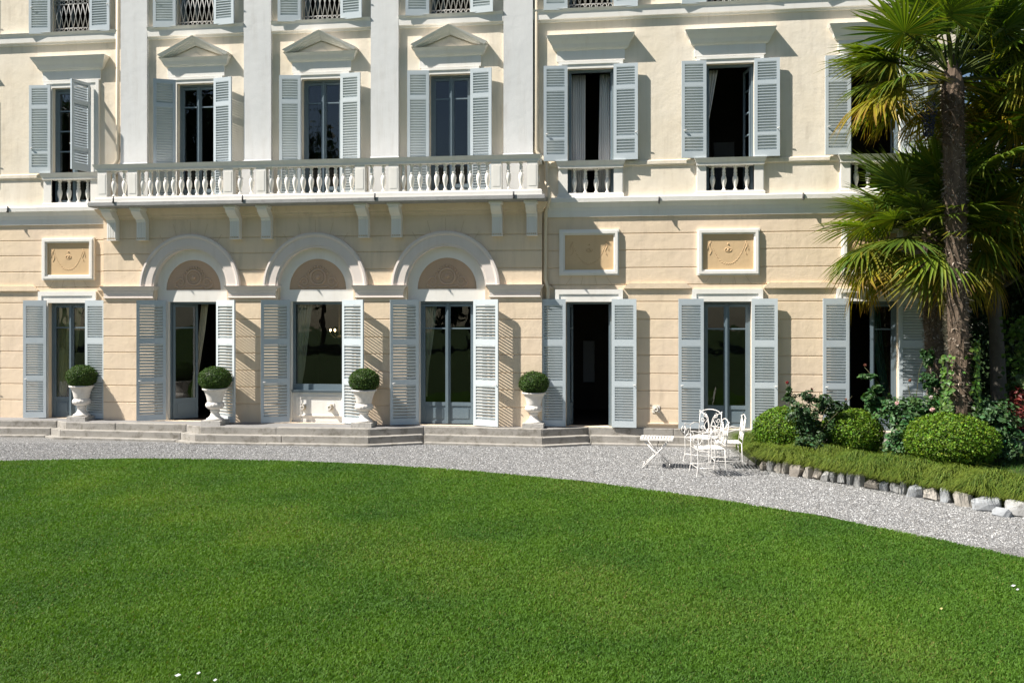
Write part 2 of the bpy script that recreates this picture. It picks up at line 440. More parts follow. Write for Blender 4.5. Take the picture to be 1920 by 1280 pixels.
# ---- pilasters
PIL = [(226, 275.5), (457, 508), (695, 747), (944, 999)]
for a, b in PIL:
    xa, xb = PX(a, YP), PX(b, YP)
    mb = MB(); mb.stack(xa, xb, YP, YU + .02, [(5.03, .035), (5.78, .035), (5.80, .05), (5.86, .05), (5.90, .03), (5.96, .0), (12.6, .0)])
    part('pilaster', mb, M['pilaster'])
# ---- cornice band between ground and first floor on the wings, string courses
prof = [(4.635, .0), (4.636, .035), (4.765, .04), (4.768, .045), (4.83, .06), (4.924, .115), (4.926, .135), (5.015, .14), (5.03, .12)]
for xa, xb in ((XL, BX0 - .003), (BX1 + .003, XR)):
    mb = MB(); mb.stack(xa, xb, 0, .05, prof, False); part('cornice', mb, M['trim'])
for xa, xb in [(XL, PX(222)), (PX(1000), XR)] + [(PX(PIL[i][1], YP) + .004, PX(PIL[i + 1][0], YP) - .004) for i in range(3)]:
    y = 0 if xb < -10 or xa > -3 and xb > 0 else YU
    mb = MB(); mb.stack(xa, xb, y, y + .05, [(8.653, .0), (8.654, .02), (8.69, .035), (8.70, .075), (8.83, .08), (8.845, .085), (8.90, .115), (8.904, .10)], False)
    part('string_course', mb, M['trim'])
def gap_runs(axes, half, lo, hi):
    e = [lo] + [v for x in sorted(axes) for v in (x - half, x + half)] + [hi]
    return [(a, b) for a, b in zip(e[::2], e[1::2]) if b - a > .05]
for xa, xb in gap_runs([FX['L0'], FX['L']], .68, XL, PX(218)) + gap_runs([FX[k] for k in ('R1', 'R2', 'R3')], .68, PX(1024), XR):
    mb = MB(); mb.stack(xa, xb, 0, .03, [(5.665, .0), (5.667, .025), (5.69, .035), (5.755, .035), (5.77, .02)], False); part('sill_band', mb, M['wall_up'])
for xa, xb in gap_runs([GX['L0'], GX['L']], .71, XL, BX0 - .06) + gap_runs([GX[k] for k in ('R1', 'R2', 'R3')], .71, BX1 + .06, XR):
    mb = MB(); mb.prism([(xa + .002, 3.165), (xb - .002, 3.165), (xb - .002, 3.19), (xb - .11, 3.275), (xa + .11, 3.275), (xa + .002, 3.19)], -.045, .03)
    part('head_band', mb, M['wall_low'])
# ---- architraves, hoods and pediments
def architrave(x, hw, z0, z1, y, wd=.20, proud=.05, tk=.75):
    mb = MB()
    for k, (o, p) in enumerate(((wd, proud), (wd * .62, proud - .018))):
        i0 = wd * .62 if k == 0 else 0
        a, b, t = x - hw - o, x + hw + o, z1 + o * tk
        ia, ib, it = x - hw - i0, x + hw + i0, z1 + i0 * tk
        mb.box(a, ia, y - p, y + .01, z0, t); mb.box(ib, b, y - p, y + .01, z0, t); mb.box(ia, ib, y - p, y + .01, it, t)
    part('architrave', mb, M['trim'])
def hood(x, hw, y, z):
    mb = MB()
    mb.stack(x - hw, x + hw, y, y + .01, [(z, .03), (z + .215, .03)])
    mb.stack(x - hw - .03, x + hw + .03, y, y + .01, [(z + .215, .03), (z + .24, .06), (z + .262, .068), (z + .264, .078), (z + .335, .105), (z + .36, .12), (z + .42, .158), (z + .445, .168), (z + .449, .175), (z + .505, .20)])
    part('window_hood', mb, M['trim'])
def pediment(x, hw, y, z):
    mb = MB()
    mb.stack(x - hw, x + hw, y, y + .01, [(z, .03), (z + .22, .03)])
    mb.stack(x - hw - .03, x + hw + .03, y, y + .01, [(z + .22, .03), (z + .245, .06), (z + .265, .068), (z + .267, .075), (z + .335, .10), (z + .36, .115), (z + .40, .145)])
    zb = z + .40; W = hw + .19; H = .40
    for dz, p0, p1, tk in ((.0, .20, .168, .05), (.05, .158, .118, .06), (.11, .11, .06, .07)):
        for sgn in (-1, 1):
            top = zb + H + .05 - dz; e = zb + .06 - dz
            c = [(x, top), (x + sgn * W, e), (x + sgn * (W - tk * 1.4), max(zb, e - tk)), (x, top - tk)]
            c = [(a, max(b, zb)) for a, b in c]
            vs = [(q[0], y - (p0 if i_ < 2 else p1), q[1]) for i_, q in enumerate(c)] + [(q[0], y + .01, q[1]) for q in c]
            mb.add(vs, [(0, 1, 2, 3), (7, 6, 5, 4)] + [(i_, i_ + 4, (i_ + 1) % 4 + 4, (i_ + 1) % 4) for i_ in range(4)])
    part('pediment', mb, M['trim'])
    mb = MB(); mb.prism([(x - W + .22, zb), (x + W - .22, zb), (x, zb + H - .16)], y - .035, y + .01); mb.prism([(x - .16, zb + .02), (x + .16, zb + .02), (x, zb + .12)], y - .055, y - .035)
    part('tympanum', mb, M['wall_up'])
for k, x in GX.items(): architrave(x, W1, ZT + .004, gz1, 0, .225, tk=1.12)
for k, x in FX.items():
    architrave(x, W1, 5.035, fz1, 0, .19); hood(x, .665, 0, 7.832)
    architrave(x, W1, sz0, sz1, 0, .16, .035)
for x in BFX:
    architrave(x, WB, 5.04, fz1 - .02, YU, .175); pediment(x, .62, YU, 7.80)
    architrave(x, WB, sz0, sz1, YU, .14, .035)
# ---- arches of the bay
def lun(a): return 3.195 + math.sqrt(max(0, .63 ** 2 - a * a))
OPW = .585
for n, x in enumerate(BGX):
    mb = MB(); v = []; pr = [(.832, -(YU - YB)), (.832, .03), (.872, .032), (.876, .046), (1.06, .05), (1.066, .066), (1.10, .082), (1.14, .078), (1.15, .05), (1.15, -.01)]
    N = 48
    for i in range(N + 1):
        a = math.pi * i / N
        for r, p in pr: v.append((x - r * math.cos(a), YB - p, AZ + r * math.sin(a)))
    L = len(pr)
    mb.add(v, [(i * L + j, i * L + j + 1, (i + 1) * L + j + 1, (i + 1) * L + j) for i in range(N) for j in range(L - 1)])
    part('archivolt', mb, M['trim_pink'])
    # recessed panel with the door opening and the lunette cut out
    mb = MB()
    xs = sorted(set([round(-AR * math.cos(math.pi * i / 60), 4) for i in range(61)] + [-OPW, OPW, -.63, .63]))
    zlow = ZT if n != 1 else ZT
    for a, b in zip(xs, xs[1:]):
        m_ = (a + b) / 2; arc = lambda q: AZ + math.sqrt(max(0, AR * AR - q * q))
        lo = gz1 + .017 if abs(m_) < OPW else ZT
        if abs(m_) < .63:
            mb.quad((x + a, YU, lo), (x + b, YU, lo), (x + b, YU, 3.17), (x + a, YU, 3.17))
            mb.quad((x + a, YU, lun(a)), (x + b, YU, lun(b)), (x + b, YU, arc(b)), (x + a, YU, arc(a)))
            mb.quad((x + a, YU, lun(a)), (x + a, YU + .03, lun(a)), (x + b, YU + .03, lun(b)), (x + b, YU, lun(b)))
        else:
            mb.quad((x + a, YU, lo), (x + b, YU, lo), (x + b, YU, arc(b)), (x + a, YU, arc(a)))
    mb.quad((x - .63, YU, 3.17), (x - .63, YU + .03, 3.17), (x + .63, YU + .03, 3.17), (x + .63, YU, 3.17))
    for sx in (-1, 1):
        q = x + sx * OPW; mb.quad((q, YU, ZT), (q, YU + .3, ZT), (q, YU + .3, gz1 + .017), (q, YU, gz1 + .017))
        q = x + sx * .63; mb.quad((q, YU, 3.17), (q, YU + .03, 3.17), (q, YU + .03, 3.195), (q, YU, 3.195))
    mb.quad((x - OPW, YU, gz1 + .017), (x + OPW, YU, gz1 + .017), (x + OPW, YU + .3, gz1 + .017), (x - OPW, YU + .3, gz1 + .017))
    part('arch_panel', mb, M['trim'])
    mb = MB(); mb.prism([(x - .64, 3.16), (x + .64, 3.16)] + [(x + .64 * math.cos(math.pi * i / 30), 3.19 + .645 * math.sin(math.pi * i / 30)) for i in range(31)], YU + .029, YU + .05)
    lp = part('lunette', mb, M['lunette'])
    mb = MB(); yr = YU + .028
    def ring(cx, cz, r, t, sq=1.0): mb.tube([(cx + r * math.cos(2 * math.pi * i / 28), yr, cz + sq * r * math.sin(2 * math.pi * i / 28)) for i in range(28)], t, 6, True)
    ring(x, 3.44, .165, .022); ring(x, 3.44, .115, .012); mb.ball((x, yr, 3.44), .05, 10, 6)
    for i in range(9):
        a = math.pi * (.12 + .76 * i / 8); mb.ball((x + .225 * math.cos(a), yr, 3.44 + .225 * math.sin(a)), .026, 6, 4)
    for sx in (-1, 1):
        sp = [(x + sx * (.30 + .10 * (1 - i / 26) * math.cos(i * .42)), yr, 3.32 + .10 * (1 - i / 26) * math.sin(i * .42) + .02) for i in range(27)]
        mb.tube(sp, .022, 6, r1=.008)
        mb.tube([(x + sx * (.16 + .28 * i / 10), yr, 3.225 + .03 * math.sin(i * .9)) for i in range(11)], .018, 6)
        mb.tube([(x + sx * (.40 + .03 * math.sin(i * .5)), yr, 3.24 + .022 * i) for i in range(9)], .024, 6, r1=.006)
        mb.tube([(x + sx * (.24 + .05 * i / 6), yr, 3.42 + .04 * i * (1 - i / 9)) for i in range(7)], .016, 6, r1=.006)
    mb.tube([(x - .2 + .4 * i / 10, yr, 3.23) for i in range(11)], .02, 6)
    link('relief', mb.mesh('relief', M['relief_pink']), lp)
    # joints of the voussoirs round the arch
    for a in (58, 74, 90, 106, 122):
        mb = MB()
        r0, r1 = 1.155, (1.34 if abs(a - 90) > 20 else 1.42)
        d = Vector((math.cos(R(a)), 0, math.sin(R(a)))); t = Vector((-d.z, 0, d.x)) * .006
        p0, p1 = Vector((x, 0, AZ)) + d * r0, Vector((x, 0, AZ)) + d * r1
        mb.prism([((p0 - t).x, (p0 - t).z), ((p0 + t).x, (p0 + t).z), ((p1 + t).x, (p1 + t).z), ((p1 - t).x, (p1 - t).z)][::-1], YB - .0015, YB + .01)
        part('voussoir_joint', mb, M['joint'])
for a, b in ((193, 291), (425.5, 521), (663, 760.5), (914.5, 1017)):
    xa, xb = PX(a, YB) + .07, PX(b, YB) - .07
    mb = MB(); mb.stack(xa, xb, YB, YU, [(2.985, .0), (2.986, .025), (2.998, .04), (3.01, .04), (3.014, .022), (3.10, .026), (3.135, .04), (3.16, .045), (3.165, .05), (3.252, .10)])
    part('impost', mb, M['trim_pink'])
# ---- framed panels over the wing windows
def swag_panel(xa, xb, za, zb):
    mb = MB(); w = .115
    for (o, i, p) in ((0, .03, .055), (.03, .085, .075), (.085, w, .045)):
        mb.box(xa + o, xa + i, -p, .02, za + o, zb - o); mb.box(xb - i, xb - o, -p, .02, za + o, zb - o)
        mb.box(xa + i, xb - i, -p, .02, za + o, za + i); mb.box(xa + i, xb - i, -p, .02, zb - i, zb - o)
    fr = part('panel_frame', mb, M['trim'])
    mb = MB(); mb.box(xa + w, xb - w, -.018, .02, za + w, zb - w); pn = link('panel', mb.mesh('panel', M['peach_panel']), fr)
    cx, cz = (xa + xb) / 2, (za + zb) / 2; hw = (xb - xa) / 2 - w; hh = (zb - za) / 2 - w; y = -.018
    mb = MB()
    g = [(cx + hw * .70 * t, y, cz + hh * .55 - hh * 1.22 * (1 - abs(t) ** 2.4)) for t in np.linspace(-1, 1, 33)]
    mb.tube(g, .004, 6)
    for i, p in enumerate(g[1:-1]): mb.ball((p[0], y, p[2] + .008 * (-1) ** i), .008 + .007 * math.cos((i - 15) / 15 * 1.3), 6, 4, (1, .4, 1))
    mb.ball((cx, y, cz + hh * .12), .03, 8, 5, (1, .5, 1)); mb.tube([(cx + .065 * math.cos(i * .4488), y, cz + hh * .12 + .04 * math.sin(i * .4488)) for i in range(14)], .010, 5, True)
    mb.ball((cx, y, cz + hh * .45), .018, 6, 4)
    for s in (-1, 1):
        mb.tube([(cx + s * (hw * .70 + .02 * math.sin(i * .8)), y, cz + hh * .55 - .028 * i) for i in range(10)], .008, 5)
        mb.tube([(cx + s * (hw * .74 + .035 * i / 5), y, cz + hh * .5 - .03 * i * i / 5) for i in range(6)], .007, 5)
        mb.ball((cx + s * hw * .70, y, cz + hh * .58), .018, 6, 4, (1, .5, 1))
    link('relief', mb.mesh('relief', M['relief']), fr)
    for t, l in ((-.62, -.06), (-.22, -.02), (.2, .02), (.6, .06)):
        x = cx + t * (xb - xa) * .55; mb = MB()
        mb.prism([(x - .006 - l, za - .015), (x + l - .006, za - .185), (x + l + .006, za - .185), (x + .006 - l, za - .015)], -.0015, .01)
        part('lintel_joint', mb, M['joint'])
for a, b, yt, yb_ in ((81, 178, 446, 525), (1049, 1161, 430.5, 516.5), (1307, 1424, 428.5, 516), (1578, 1692, 427, 516)):
    xa, xb = PX(a), PX(b); swag_panel(xa, xb, P((a + b) / 2, yb_)[1], P((a + b) / 2, yt)[1])
# ---- balusters, window balustrades and the balcony
BAL = [(.028, 0), (.045, .0), (.045, .03), (.03, .045), (.022, .075), (.03, .11), (.05, .19), (.056, .25), (.05, .30), (.034, .335), (.028, .345), (.04, .36), (.04, .38), (.028, .395), (.034, .42), (.038, .45), (.03, .475), (.024, .49), (.033, .505), (.045, .515), (.045, .545), (.028, .545)]
def baluster_mesh(h):
    k = h / .545; mb = MB(); mb.lathe([(r * 1.0, z * k) for r, z in BAL[1:-1]], n=12); return mb.mesh('baluster', M['trim'])
bm1 = baluster_mesh(.50); bm2 = baluster_mesh(.555)
for x in FX.values():
    mb = MB(); mb.stack(x - .66, x + .66, -.06, .24, [(5.03, .02), (5.095, .02), (5.11, .0), (5.125, .0)])
    bl = part('window_balustrade', mb, M['trim'])
    mb = MB(); mb.stack(x - .63, x + .63, -.06, .24, [(5.625, .0), (5.632, .035), (5.688, .04), (5.692, .045), (5.775, .082)]); link('rail', mb.mesh('rail', M['trim']), bl)
    for s in (-1, 1):
        mb = MB(); xa, xb = sorted((x + s * W1, x + s * .645)); mb.box(xa, xb, -.055, .24, 5.125, 5.625); link('pier', mb.mesh('pier', M['trim']), bl)
    for k in range(5):
        if k == 4: continue
        link('baluster', bm1, bl, (x - .36 + .24 * k * .94 + .022, .06, 5.125))
SLY = -.67
SX0, SX1 = PX(164, SLY), PX(1021, SLY)
mb = MB(); mb.stack(SX0 + .05, SX1 - .05, SLY + .05, YU, [(4.93, .02), (4.945, .04), (4.955, .05), (5.025, .05), (5.035, .04)])
bmould = MB(); bmould.stack(BX0 + .03, BX1 - .03, YB, YU, [(4.70, .0), (4.702, .02), (4.74, .03), (4.76, .06), (4.80, .07), (4.82, .10), (4.86, .12), (4.93, .16)])
mb.m = 1; mb.stack(SX0 + .17, SX1 - .10, SLY + .10, SLY + .29, [(5.035, .04), (5.12, .04), (5.14, .02), (5.156, .02)])
balcony = part('balcony', mb, [M['slab_edge'], M['trim']])
link('bed_moulding', bmould.mesh('bed_moulding', M['wall_low']), balcony)
RX0, RX1 = PX(176, -.62), PX(1012, -.62)
mb = MB(); rl = [(5.705, .0), (5.712, .028), (5.764, .032), (5.768, .038), (5.842, .075)]
mb.stack(RX0 + .04, RX1 - .04, -.57, -.41, rl)
for xa in (RX0 + .04, RX1 - .18): mb.box(xa - .03, xa + .17, -.409, YU, 5.72, 5.838)
link('handrail', mb.mesh('handrail', M['trim']), balcony)
PIERX = [PX(v, -.59) for v in (191, 248, 427, 489, 674.5, 737.5, 930.5, 998)]
for x in PIERX:
    mb = MB(); mb.box(x - .105, x + .105, -.585, -.425, 5.156, 5.71); mb.box(x - .075, x + .075, -.590, -.585, 5.22, 5.64)
    link('pier', mb.mesh('pier', M['trim']), balcony)
for i in range(7):
    a, b = PIERX[i] + .105, PIERX[i + 1] - .105; n = 2 if i % 2 == 0 else 11
    for k in range(n): link('baluster', bm2, balcony, (a + (b - a) * (k + .5) / n + 0, -.505, 5.156))
for x in (RX0 + .10, RX1 - .10): link('baluster', bm2, balcony, (x, -.24, 5.156)); 
for v in (209.5, 265, 440, 499, 681.5, 743, 932, 997):
    x = PX(v, -.30); mb = MB()
    pf = [(0, 4.25), (-.125, 4.25), (-.14, 4.27), (-.14, 4.63), (-.165, 4.65), (-.17, 4.685), (-.20, 4.70), (-.26, 4.73), (-.33, 4.79), (-.37, 4.84), (-.38, 4.93), (0, 4.93)]
    n = len(pf); w = .105
    vs = [(x - w, YB + a, b) for a, b in pf] + [(x + w, YB + a, b) for a, b in pf]
    mb.add(vs, [tuple(range(n)), tuple(range(2 * n - 1, n - 1, -1))] + [(i, i + n, (i + 1) % n + n, (i + 1) % n) for i in range(n)])
    mb.stack(x - .115, x + .115, YB - .37, YB, [(4.875, .0), (4.885, .02), (4.9285, .02)])
    for k in range(5): mb.box(x - .088 + k * .038, x - .064 + k * .038, YB - .147, YB - .13, 4.305, 4.62)
    mb.box(x - .11, x + .11, YB - .15, YB, 4.245, 4.262)
    link('corbel', mb.mesh('corbel', M['trim']), balcony)
    mb = MB()
    for k in range(5): mb.box(x - .087 + k * .038, x - .066 + k * .038, YB - .149, YB - .139, 4.272, 4.296)
    link('corbel_drop', mb.mesh('corbel_drop', M['joint']), balcony)
for px_, py_, y in ((213, 380, SLY), (455, 378, SLY), (703, 374, SLY), (963, 371, SLY), (1235.6, 381, -.14), (1506, 374, -.14), (15, 398, -.14)):
    x, z = P(px_, py_, y); mb = MB(); mb.tube([(x, y - .012, z - .01), (x, y - .012, z + .13)], .018, 6); mb.tube([(x, y + .02, z + .01), (x, y - .05, z + .005)], .014, 6)
    part('drain_spout', mb, M['dark_iron'])
# ---- downpipes
def pipe(pts, r=.042):
    mb = MB(); mb.tube(pts, r, 8)
    for a in pts[1:-1:2]: pass
    part('downpipe', mb, M['pipe'])
x = PX(221, -.06); pipe([(x, -.06, 12.6), (x, -.06, 6.05), (x - .06, -.06, 5.95), (PX(206), -.06, 5.88), (PX(202), -.06, 5.80), (PX(202), -.06, 5.05)])
x = PX(1005, -.06); pipe([(x, -.06, 12.6), (x, -.06, 6.02), (x + .05, -.06, 5.93), (PX(1018, -.06), -.06, 5.86), (PX(1024, -.06), -.06, 5.78), (PX(1025, -.06), -.06, 5.35), (PX(1029, -.19), -.19, 5.2), (PX(1029, -.19), -.19, 4.95), (PX(1023, -.06), -.06, 4.75), (PX(1022, -.06), -.06, 3.5), (PX(1022, -.06), -.06, 3.35), (PX(1027, -.06), -.06, 3.18), (PX(1027, -.06), -.06, ZT)])
# ---- joinery: windows, french doors
def casement(w, h, bars, panel=0.0, st=.052):
    """hinge edge at x = 0; z from 0; bars: heights of glazing bars; panel: height of the solid foot"""
    mb = MB(); t = .022
    mb.box(0, st, -t, t, 0, h); mb.box(w - st, w, -t, t, 0, h)
    mb.box(st, w - st, -t, t, h - st, h); mb.box(st, w - st, -t, t, 0, st * 1.2)
    for b in bars: mb.box(st, w - st, -t * .7, t * .7, b - .014, b + .014)
    if panel:
        mb.box(st, w - st, -t, t, panel - .045, panel + .03); mb.box(st, w - st, -t * .3, t * .3, st * 1.2, panel - .045)
        mb.box(st + .045, w - st - .045, -t * .75, t * .75, st * 1.2 + .05, panel - .095)
    me = mb.mesh('casement', M['frame'])
    g = MB(); g.box(st, w - st, -.003, .003, panel + .03 if panel else st * 1.2, h - st)
    return me, g.mesh('pane', M['glass'])
def window(name, x, hw, z0, z1, y, bars, panel=0.0, left=0, right=0, hasleft=True, hasright=True, post=True):
    mb = MB(); f = .045
    mb.box(x - hw + .002, x - hw + f, y - .03, y + .05, z0 + .002, z1 - .002); mb.box(x + hw - f, x + hw - .002, y - .03, y + .05, z0 + .002, z1 - .002); mb.box(x - hw + f, x + hw - f, y - .03, y + .05, z1 - f, z1 - .002)
    w = part(name, mb, M['frame'])
    cw = hw - f - .003; me, pn = casement(cw, z1 - z0 - f - .02, bars, panel)
    if hasleft:
        for nm, d in (('casement', me), ('pane', pn)): link(nm, d, w, (x - hw + f + .001, y, z0 + .01), (0, 0, R(left)))
    if hasright:
        for nm, d in (('casement', me), ('pane', pn)): link(nm, d, w, (x + hw - f - .001, y, z0 + .01), (0, 0, R(180 - right)))
    if post and not left and not right:
        mb = MB(); mb.box(x - .032, x + .032, y - .042, y - .024, z0 + .02, z1 - f); mb.box(x - .012, x + .012, y - .055, y - .042, z0 + .02, z1 - f); link('meeting_stile', mb.mesh('meeting_stile', M['frame']), w)
    return w
gp = .42; gb = [2.0]
window('french_door', GX['L'], W1, gz0, gz1, .14, gb, gp)
window('french_door', GX['L0'], W1, gz0, gz1, .14, gb, gp)
window('french_door', GX['R1'], W1, gz0, gz1, .14, gb, gp, left=84, right=88)
window('french_door', GX['R2'], W1, gz0, gz1, .14, gb, gp)
window('french_door', GX['R3'], W1, gz0, gz1, .14, gb, gp, left=86, right=0)
mb = MB(); mb.box(GX['R3'] - .03, GX['R3'] + .03, .10, .16, gz0, gz1 - .04); part('mullion', mb, M['frame'])
window('french_door', BGX[0], OPW, ZT + .004, gz1 + .015, .08, gb, gp, left=42, right=88)
window('french_door', BGX[2], OPW, ZT + .004, gz1 + .015, .08, gb, gp)
# middle arch: one fixed pane over a panelled breast wall
x = BGX[1]; zs = P(595, 731, YU)[1]
mb = MB(); f = .055
mb.box(x - OPW + .002, x - OPW + f, .05, .13, zs, gz1 + .013); mb.box(x + OPW - f, x + OPW - .002, .05, .13, zs, gz1 + .013); mb.box(x - OPW + f, x + OPW - f, .05, .13, gz1 + .013 - f, gz1 + .013); mb.box(x - OPW + f, x + OPW - f, .05, .13, zs, zs + .12)
w = part('picture_window', mb, M['frame'])
mb = MB(); mb.box(x - OPW + f, x + OPW - f, .088, .094, zs + .12, gz1 + .013 - f); link('pane', mb.mesh('pane', M['glass']), w)
mb = MB(); mb.stack(x - OPW + .005, x + OPW - .005, .0, .10, [(zs - .06, .0), (zs - .05, .03), (zs - .01, .04), (zs - .004, .04)]); link('sill', mb.mesh('sill', M['frame']), w)
mb = MB(); mb.box(x - OPW + .003, x + OPW - .003, .03, .25, ZT, zs - .06)
a, b, c, d = x - OPW + .08, x + OPW - .05, ZT + .13, zs - .14
for o, i, p in ((0, .02, .018), (.02, .035, .01)):
    mb.box(a + o, a + i, .03 - p, .031, c + o, d - o); mb.box(b - i, b - o, .03 - p, .031, c + o, d - o); mb.box(a + i, b - i, .03 - p, .031, c + o, c + i); mb.box(a + i, b - i, .03 - p, .031, d - i, d - o)
part('breast_panel', mb, M['trim'])
# first floor
fb = [2.05]
for x in BFX: window('window', x, WB, 5.04, fz1 - .02, .10, [2.12], .30)
window('window', FX['L'], W1, fz0, fz1, .12, [.65, 1.15, 1.60, 2.05])
window('window', FX['L0'], W1, fz0, fz1, .12, [.65, 1.15, 1.60, 2.05])
window('window', FX['R1'], W1, fz0, fz1, .12, [.65, 1.15, 1.60, 2.05], left=100, right=100)
window('window', FX['R2'], W1, fz0, fz1, .12, [.65, 1.15, 1.60, 2.05], left=100, right=78)
window('window', FX['R3'], W1, fz0, fz1, .12, [.65, 1.15, 1.60, 2.05], left=90, right=95)
for x in list(FX.values()): window('window', x, W1, sz0, sz1, .15, [.6, 1.2], left=80, right=95)
for x in BFX: window('window', x, WB, sz0, sz1, .15, [.6, 1.2], left=70, right=95)
# ---- iron grilles of the top floor
def grille(x, hw, y):
    mb = MB(); z = sz0 + .01; r = .0095
    def bar(a, b): mb.tube([(a[0], y, a[1]), (b[0], y, b[1])], r, 4)
    W = 2 * hw - .02; n = 8; p = W / n; x0 = x - hw + .01
    while z < sz1 - .2:
        bar((x0, z), (x0 + W, z)); bar((x0, z + .10), (x0 + W, z + .10))
        for k in range(n): mb.tube([(x0 + p * (k + .5) + .043 * math.cos(i * .6283), y, z + .05 + .043 * math.sin(i * .6283)) for i in range(10)], r * .9, 4, True)
        a, b = z + .10, z + .63
        for k in range(n):
            xa = x0 + k * p; bar((xa, a), (xa + p, b)); bar((xa + p, a), (xa, b))
        z = b
    bar((x0, sz0), (x0, sz1)); bar((x0 + W, sz0), (x0 + W, sz1))
    part('window_grille', mb, M['iron_grey'])
for x in FX.values(): grille(x, W1, .04)
for x in BFX: grille(x, WB, .0)
# ---- louvred shutters: hinge edge at x = 0, leaf along +x, back (wall side when open) +y
def shutter_mesh(w, h, panels, st=.062, pitch=.0545, flip=1):
    mb = MB(); t = .019
    mb.box(0, st, -t, t, 0, h); mb.box(w - st, w, -t, t, 0, h)
    zz = 0
    for a, b in panels + [(h, h)]:
        if a > zz: mb.box(st, w - st, -t, t, zz, a)
        zz = b
    for a, b in panels:
        n = max(1, int(round((b - a) / pitch))); q = (b - a) / n
        for k in range(n):
            z = a + q * (k + .5); s, e, hz = .0185, .0175, .0072 * pitch / .0545
            v = [(xx, -e * flip, z + s - hz) for xx in (st, w - st)] + [(xx, -e * flip, z + s + hz) for xx in (st, w - st)] + [(xx, e * flip, z - s - hz) for xx in (st, w - st)] + [(xx, e * flip, z - s + hz) for xx in (st, w - st)]
            mb.add(v, [(0, 1, 3, 2), (4, 6, 7, 5), (0, 4, 5, 1), (2, 3, 7, 6), (0, 2, 6, 4), (1, 5, 7, 3)])
    return mb.mesh('shutter', M['shutter'])
GP = [(.13, .83), (.94, 1.655), (1.785, 2.49)]
FP = [(.135, .43), (.49, 1.435), (1.52, 1.89)]
hm = MB(); hm.box(-.012, .012, -.05, .05, 0, .05); hm.tube([(0, 0, .03), (.0, -.05, .07), (.03, -.06, .05)], .008, 5)
lm = MB(); lm.tube([(0, -.02, 0), (0, -.045, .0), (.05, -.05, .012)], .008, 5)
HING = hm.mesh('hinge', M['iron_white']); LATCH = lm.mesh('latch', M['iron_white'])
SH = {}
def leaf_of(kind, side):
    key = (kind, side)
    if key not in SH:
        w, h, pn = {'g': (.50, 2.605, GP), 'b': (.595, 2.60, GP), 'f': (.49, 1.95, FP), 'fb': (.455, 2.60, [(.13, .74), (.80, 2.0), (2.09, 2.52)]), 's': (.49, 2.05, FP)}[kind]
        if kind == 's': pn = [(.135, .9), (.98, 1.97)]
        SH[key] = (shutter_mesh(w, h, pn, pitch=.064 if kind == 'b' else .0545, flip=1 if side > 0 else -1), w, h)
    return SH[key]
def shutter(kind, side, x, y, z, out):
    """side -1 left leaf, +1 right leaf; out: degrees it stands off the wall"""
    me, w, h = leaf_of(kind, side)
    o = link('shutter', me, villa, (x, y, z), (0, 0, R(-out) if side > 0 else R(180 + out)))
    l = bpy.data.objects.new('latch', LATCH); COL.objects.link(l); l.parent = o
    l.location = (w - .05, 0, h * (.33 if kind in 'gb' else .28)); l.rotation_euler = (0, 0, 0 if side > 0 else math.pi)
    return o
yw = -.075
for k, x in GX.items():
    for s in (-1, 1):
        out = {('L', -1): 9, ('L', 1): 5}.get((k, s), 3); shutter('g', s, x + s * W1, yw, .347, out + rnd.uniform(-.5, 2.0))
for k, x in FX.items():
    for s in (-1, 1):
        out = {('L', -1): 4, ('L', 1): 106, ('R1', -1): 5}.get((k, s), 3); shutter('f', s, x + s * (W1 + .0), yw, 5.782, out)
        shutter('s', s, x + s * W1, yw, 8.875, 5 if s < 0 else 3)
for i, x in enumerate(BGX):
    for s in (-1, 1): shutter('b', s, x + s * OPW, YU - .09, .347, [27.5, 25.5, 23][i] + rnd.uniform(-1.2, 1.2))
for i, x in enumerate(BFX):
    for s in (-1, 1):
        shutter('fb', s, x + s * WB, YU - .075, 5.13, [(24, 13), (9, 8), (7, 6)][i][0 if s < 0 else 1]); shutter('s', s, x + s * WB, YU - .075, 8.875, 8)
mb = MB(); mb.stack(PX(1217), PX(1268), 0, .02, [(.40, .0), (.405, .03), (.43, .035), (.435, .0)], True); part('vent_ledge', mb, M['wall_low'])
mb = MB(); x = PX(564, .02); mb.tube([(x, .018, zs - .08), (x + .003, .012, .9), (x - .004, .014, .6), (x - .006, .016, ZT)], .007, 5); part('cable', mb, M['iron_white'])
# ---- round wall lamps
def wall_lamp(px_, py_, y, label):
    x, z = P(px_, py_, y - .05)
    t = thing('wall_lamp', label, 'wall lamp', (x, y, z), 'round wall lamps near the ground')
    mb = MB(); mb.box(x - .075, x + .075, y - .012, y, z - .075, z + .075); link('plate', mb.mesh('plate', M['trim']), t)
    mb = MB(); mb.tube([(x, y - .012, z), (x, y - .05, z)], .06, 16); mb.ball((x, y - .055, z), .055, 14, 8, (1, .8, 1)); link('lamp_body', mb.mesh('lamp_body', M['brass']), t)
    mb = MB(); mb.tube([(x + .036 * math.cos(i * .5236), y - .095, z + .036 * math.sin(i * .5236)) for i in range(12)], .008, 6, True); link('rim', mb.mesh('rim', M['iron_white']), t)
wall_lamp(1230, 767, 0, 'round brass wall lamp on the cream wall right of the open doorway')
wall_lamp(568, 763, .03, 'round brass wall lamp with a cable beside it under the picture window')
wall_lamp(619, 763, .03, 'round brass wall lamp under the picture window, the one nearer the urn')
